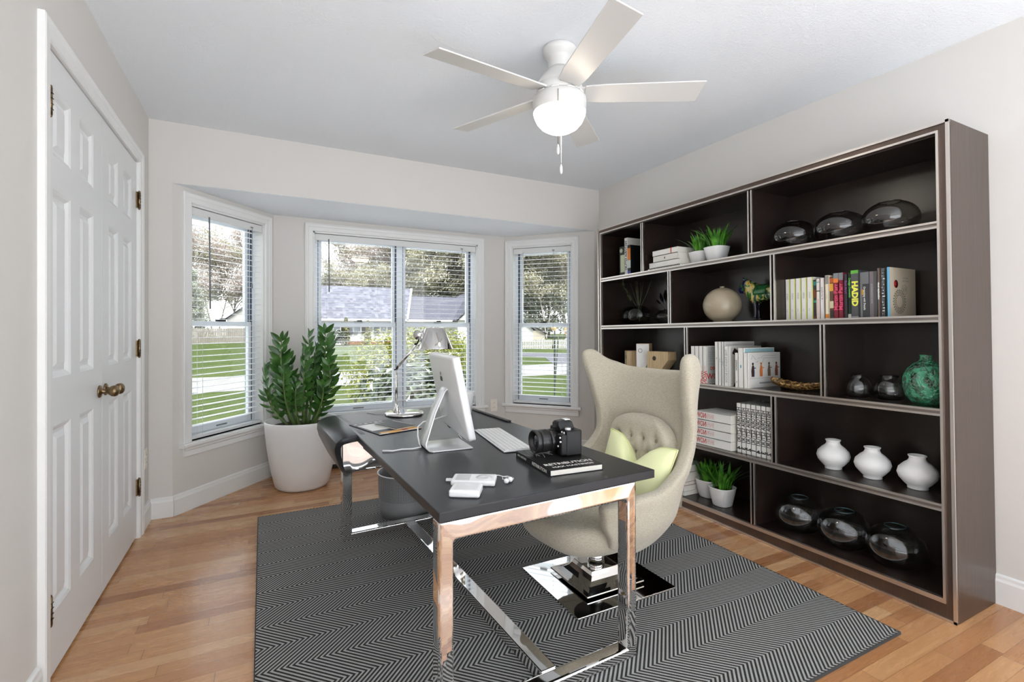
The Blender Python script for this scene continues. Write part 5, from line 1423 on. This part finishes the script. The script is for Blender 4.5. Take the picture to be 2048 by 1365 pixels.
def fence(name, label, x0, x1, y, h, step, w, mt, pointed):
    r = thing(name, label, 'fence', (0, 0, GZ))
    b = MB(); x = x0
    while x < x1:
        if pointed: b.prism([(x, 0), (x + w, 0), (x + w, h - .08), (x + w / 2, h), (x, h - .08)], -y - .02, -y, 0, Matrix(((1, 0, 0, 0), (0, 0, -1, 0), (0, 1, 0, 0), (0, 0, 0, 1))))
        else: b.box(x, x + w, y, y + .03, 0, h)
        x += step
    b.build('pickets', mt, r)
    b = MB().box(x0, x1, y + .03, y + .07, h * .25, h * .25 + .08); b.box(x0, x1, y + .03, y + .07, h * .75, h * .75 + .08)
    x = x0
    while x < x1: b.box(x, x + .12, y + .03, y + .15, 0, h + .06); x += 2.4
    b.build('rails', mt, r)
fence('picket_fence', 'white picket fence at the far side of the lawn by the beige shed', 19.0, 32, 36.0, .80, .17, .10, plain('fence_white', SE(222, 216, 210), .7), True)
fence('board_fence', 'weathered grey board fence below the trees seen through the narrow window by the closet', -14, 3.5, 66, 1.75, .22, .2, plain('fence_grey', SE(150, 142, 132), .8, var=.2, vscale=3), False)
mp_ = thing('lawn_post', 'white post standing on the lawn before the road', 'post', (2.35, 19.2 + 1.6, GZ))
MB().box(-.08, .08, -.08, .08, 0, .92).build('post', side_m, mp_); MB().box(-.30, -.08, -.08, .08, .30, .62).build('side_box', side_m, mp_)
# ---------------------------------------------------------------- plants
def leafcloud(b, rr, c, rad, n, size, m=0, shell=.55, fold=True, up=.0):
    for i in range(n):
        while True:
            p = Vector((rr.uniform(-1, 1), rr.uniform(-1, 1), rr.uniform(-1, 1)))
            if shell < p.length < 1: break
        nrm = (p.normalized() + Vector((rr.uniform(-.8, .8), rr.uniform(-.8, .8), rr.uniform(-.3, .9) + up))).normalized()
        q = Vector(c) + Vector((p.x * rad[0], p.y * rad[1], p.z * rad[2]))
        t_ = nrm.orthogonal().normalized(); t_ = Matrix.Rotation(rr.uniform(0, 6.28), 3, nrm) @ t_; s_ = nrm.cross(t_)
        L_ = size * rr.uniform(.6, 1.3); W2 = L_ * .22
        b.add([q - t_ * L_ * .5, q - s_ * W2 + nrm * W2 * .4, q + t_ * L_ * .5, q + s_ * W2 + nrm * W2 * .4], [(0, 1, 2), (0, 2, 3)], m)
def foliage(name, a, e, rough=.6, sc=2.0):
    t = NT(name); c = t.coord(); n1 = t.white(t.n('NewGeometry').outputs['Position']) if False else t.noise(c, sc, 2)
    col = t.ramp(n1, [(.3, a), (.7, e)])
    d = t.n('BsdfDiffuse', {'Color': col}).outputs[0]; tr = t.n('BsdfTranslucent', {'Color': col}).outputs[0]; g = t.n('BsdfGlossy', {'Color': (1, 1, 1, 1), 'Roughness': .35}).outputs[0]
    m1 = t.n('MixShader', {0: .3, 1: d, 2: tr}).outputs[0]; m2 = t.n('MixShader', {0: .06, 1: m1, 2: g}).outputs[0]
    t.t.links.new(m2, t.out.inputs[0]); return t.m
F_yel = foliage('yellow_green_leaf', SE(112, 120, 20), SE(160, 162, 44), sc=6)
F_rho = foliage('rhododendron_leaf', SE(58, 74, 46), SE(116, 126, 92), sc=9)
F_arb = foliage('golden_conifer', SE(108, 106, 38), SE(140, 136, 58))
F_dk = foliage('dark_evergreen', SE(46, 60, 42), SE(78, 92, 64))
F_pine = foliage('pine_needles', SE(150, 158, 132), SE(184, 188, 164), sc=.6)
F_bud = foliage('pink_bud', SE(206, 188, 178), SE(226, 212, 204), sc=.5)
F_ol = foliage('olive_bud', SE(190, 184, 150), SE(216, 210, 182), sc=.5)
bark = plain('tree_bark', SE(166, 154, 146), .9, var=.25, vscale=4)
birch = plain('pale_bark', SE(206, 198, 188), .9, var=.2, vscale=4)
def bush(name, label, x, y, rx, ry, h, mt, n, size, seed, lobes=6):
    r = thing(name, label, 'bush', (x, y, GZ)); rr = random.Random(seed); b = MB()
    for k in range(lobes):
        a = 2 * PI * k / lobes + rr.uniform(-.3, .3); q = .45
        leafcloud(b, rr, (rx * q * math.cos(a), ry * q * math.sin(a), h * (.42 + .1 * rr.random())), (rx * .62, ry * .62, h * .46), int(n / (lobes + 1.5)), size, 0, .35)
    leafcloud(b, rr, (0, 0, h * .60), (rx * .68, ry * .68, h * .40), int(n * 1.5 / (lobes + 1.5)), size)
    b.build('foliage', mt, r)
    b = MB()
    for k in range(14):
        a = 2 * PI * k / 14; b.tube([(.05 * math.cos(a), .05 * math.sin(a), 0), (rx * .3 * math.cos(a), ry * .3 * math.sin(a), h * .35), (rx * .6 * math.cos(a), ry * .6 * math.sin(a), h * .7)], [.02, .014, .004], 6)
    b.build('stems', bark, r)
    return r
bush('yellow_bush', 'big yellow-green bush outside the twin middle window', 2.62, 9.0, 1.32, 1.1, 1.82, F_yel, 22000, .070, 21, 7)
bush('rhododendron_bush', 'broad-leaved pale green bush close outside the twin middle window', 2.02, 6.75, .92, .72, 1.34, F_rho, 4200, .15, 22, 6)
bush('rounded_shrub', 'dark rounded shrub in front of the long white house', 6.2, 51.2, 1.7, 1.2, 1.75, F_dk, 1600, .22, 23, 5)
def conifer(label, x, y, r0, h, seed):
    r = thing('columnar_conifer', label, 'conifer', (x, y, GZ)); rr = random.Random(seed); b = MB()
    for k in range(7): leafcloud(b, rr, (0, 0, h * (.10 + .13 * k)), (r0 * (1 - .10 * k), r0 * (1 - .10 * k), h * .12), 170, .20, 0, .5, True, .6)
    b.build('foliage', F_arb, r); MB().tube([(0, 0, 0), (0, 0, h * .9)], [.06, .02], 6).build('trunk', bark, r)
conifer('golden columnar conifer beside the dark rounded shrub', 7.55, 51.6, .52, 2.9, 31)
conifer('golden columnar conifer farther along the white house wall', 9.85, 52.4, .46, 2.6, 32)
def build_tree(r, h, kind, seed):
    rr = random.Random(seed); b = MB(); lf = MB()
    def fleck(c_, rad, n, size):
        for i in range(n):
            p = Vector((rr.gauss(0, .5), rr.gauss(0, .5), rr.gauss(0, .5)))
            q = c_ + Vector((p.x * rad, p.y * rad, p.z * rad * .8)); n_ = Vector((rr.gauss(0, 1), rr.gauss(0, 1), rr.gauss(0, 1))).normalized()
            t_ = n_.orthogonal() * size * rr.uniform(.5, 1.3); s_ = n_.cross(t_) * .6
            lf.add([q - t_, q + s_, q + t_, q - s_], [(0, 1, 2, 3)])
    def br(p, d, L_, rad, lev):
        pts = [p]; cur = p; dd = d
        for i in range(4):
            dd = (dd + Vector((rr.uniform(-.18, .18), rr.uniform(-.18, .18), rr.uniform(-.02, .12)))).normalized(); cur = cur + dd * L_ / 4; pts.append(cur)
        b.tube(pts, [max(.012, rad * (1 - .2 * i)) for i in range(5)], 5 if lev < 2 else 3, cap=False)
        if lev >= 3:
            fleck(cur, 1.0, 26 if kind == 'bud' else 40, .10 if kind == 'bud' else .13); fleck(pts[2], .8, 10, .09); return
        for i in range(5 if lev else 11):
            k = rr.uniform(.3, 1.0); seg = int(k * 3.99); bp = pts[seg].lerp(pts[seg + 1], k * 4 - seg) if k < 1 else cur
            nd = (dd * .7 + Vector((rr.uniform(-1, 1), rr.uniform(-1, 1), rr.uniform(-.2, .6)))).normalized()
            br(bp, nd, L_ * (rr.uniform(.42, .6) if lev else rr.uniform(.28, .42)), rad * .45, lev + 1)
    if kind == 'pine':
        b.tube([(0, 0, 0), (.1, 0, h * .5), (0, .1, h)], [.24, .16, .03], 8)
        for k in range(120):
            z = h * rr.uniform(.10, 1.0); a = rr.uniform(0, 6.28); L_ = ((1 - (z / h) ** 1.5) * h * .22 + .4) * rr.uniform(.5, 1.15)
            e = Vector((math.cos(a) * L_, math.sin(a) * L_, z + rr.uniform(-.9, .5)))
            b.tube([(0, 0, z), e], [.04, .012], 4)
            for q in (.45, .75, 1.0): fleck(Vector((0, 0, z)).lerp(e, q), .85, 34, .15)
        mats = F_pine
    else:
        br(Vector((0, 0, 0)), Vector((0, 0, 1)), h * .86, .17 if kind == 'bud' else .15, 0)
        if kind == 'birch': br(Vector((.9, .5, 0)), Vector((.16, 0, 1)).normalized(), h * .8, .13, 0)
        mats = F_bud if kind == 'bud' else F_ol
    b.build('branches', birch if kind == 'birch' else bark, r); lf.build('foliage', mats, r)
protos = {}
PL = {'bud': ('budding_tree', 'bare budding tree with a pinkish haze of twigs in the woods behind the houses'), 'birch': ('pale_tree', 'pale-trunked tree with olive new leaves in the woods behind the houses'), 'pine': ('evergreen_tree', 'tall dull green evergreen tree in the woods behind the houses')}
spots = [('pine', -8.5, 78, 9.5), ('bud', -11, 84, 15), ('bud', -4.6, 88, 16), ('pine', -13.5, 76, 10), ('birch', -7.0, 92, 15), ('pine', -1.2, 90, 7.5),
         ('bud', 3.0, 96, 17), ('bud', 13.5, 80, 17), ('birch', 10.2, 86, 10), ('birch', 16.5, 88, 15), ('bud', 18.8, 80, 18), ('birch', 21.5, 78, 18), ('pine', 24.2, 84, 17), ('birch', 27.0, 78, 19), ('pine', 29.6, 80, 18), ('birch', 32.5, 76, 18),
         ('birch', 14.4, 78, 10.5), ('pine', 36.0, 78, 17), ('birch', 38.5, 73, 18), ('pine', 41.0, 76, 18), ('birch', 43.6, 72, 18), ('pine', 46.5, 76, 19), ('bud', 49, 74, 17), ('birch', 40.5, 86, 19), ('pine', 44.8, 86, 19), ('birch', 52, 78, 18), ('birch', 25.2, 92, 19), ('pine', 20.2, 94, 16)]
rr = random.Random(77)
for kind, x, y, h in spots:
    nm, lab = PL[kind]
    if kind not in protos:
        o = thing(nm, lab, 'tree', (x, y, GZ), rr.uniform(0, 6), 'trees of the wood: ' + kind); build_tree(o, 16, kind, 41 + len(protos)); protos[kind] = o
    else:
        o = copy_tree(protos[kind]); o.location = (x, y, GZ); o.rotation_euler = (0, 0, rr.uniform(0, 6))
    k = h / 16; o.scale = (k, k, k)
# amber dome garden light outside the narrow window by the bookcase
gl_ = thing('garden_light', 'amber glass dome light on a tapered dark stake outside the narrow window by the bookcase', 'garden light', (3.487, 5.545, GZ))
b = MB().tube([(0, 0, 0), (0, 0, .75), (0, 0, 1.50), (0, 0, 1.79)], [.003, .010, .013, .010], 8); b.tube([(.004, -.002, .9), (.045, -.02, 1.62)], [.004, .008], 6); b.build('stake', plain('stake_green', SE(40, 52, 46), .5), gl_)
t = NT('amber_globe'); amb = t.pbr(col=SE(226, 190, 130), rough=.15, spec=.5, alpha=.92)
MB().sphere((.190, -.095, 1.690), .088, 24, 14).build('globe', amb, gl_)
MB().lathe([(.094, 0), (.118, .0), (.120, .010), (.096, .012)], 28, 0, Matrix.Translation((.190, -.095, 1.672))).build('ring', side_m, gl_)
MB().sphere((-.012, .0, 1.715), .036, 16, 10).build('finial', amb, gl_)

# ================================================================ LIGHT
w = bpy.data.worlds.new('overcast_sky'); SC.world = w; w.use_nodes = True
nt = w.node_tree; bg = nt.nodes['Background']
tc = nt.nodes.new('ShaderNodeTexCoord'); sp = nt.nodes.new('ShaderNodeSeparateXYZ'); nt.links.new(tc.outputs['Generated'], sp.inputs[0])
rp = nt.nodes.new('ShaderNodeValToRGB'); nt.links.new(sp.outputs['Z'], rp.inputs[0])
cr = rp.color_ramp; cr.elements[0].position = 0.0; cr.elements[0].color = (.98, .98, .97, 1); cr.elements[1].position = .7; cr.elements[1].color = (.80, .88, 1.0, 1)
nt.links.new(rp.outputs[0], bg.inputs[0]); bg.inputs[1].default_value = SKY
Ls = bpy.data.lights.new('sun', 'SUN'); Ls.energy = SUN; Ls.angle = R(25); Ls.color = (1, .99, .97)
so = bpy.data.objects.new('sun', Ls); C.objects.link(so); so.rotation_euler = (R(24), R(6), R(0))

# ================================================================ CAMERA
cd = bpy.data.cameras.new('camera_view'); cam = bpy.data.objects.new('camera_view', cd); C.objects.link(cam)
cd.sensor_fit = 'HORIZONTAL'; cd.sensor_width = 36.0; cd.lens = 36.0 * 973 / 2048
cd.shift_x = 0; cd.shift_y = -(682.5 - 658) / 2048
cd.clip_end = 400; cd.clip_start = .02
yaw = math.atan(499 / 973)
cam.location = (0, 0, 1.16); cam.rotation_euler = (PI / 2, 0, -yaw)
SC.camera = cam
vs_ = SC.view_settings; vs_.view_transform = 'Standard'; vs_.look = 'None'; vs_.gamma = 1; vs_.exposure = EXPO; vs_.use_curve_mapping = False
SC.cycles.use_denoising = True
SC.cycles.max_bounces = 10; SC.cycles.diffuse_bounces = 5; SC.cycles.glossy_bounces = 5; SC.cycles.transparent_max_bounces = 24; SC.cycles.sample_clamp_indirect = 8
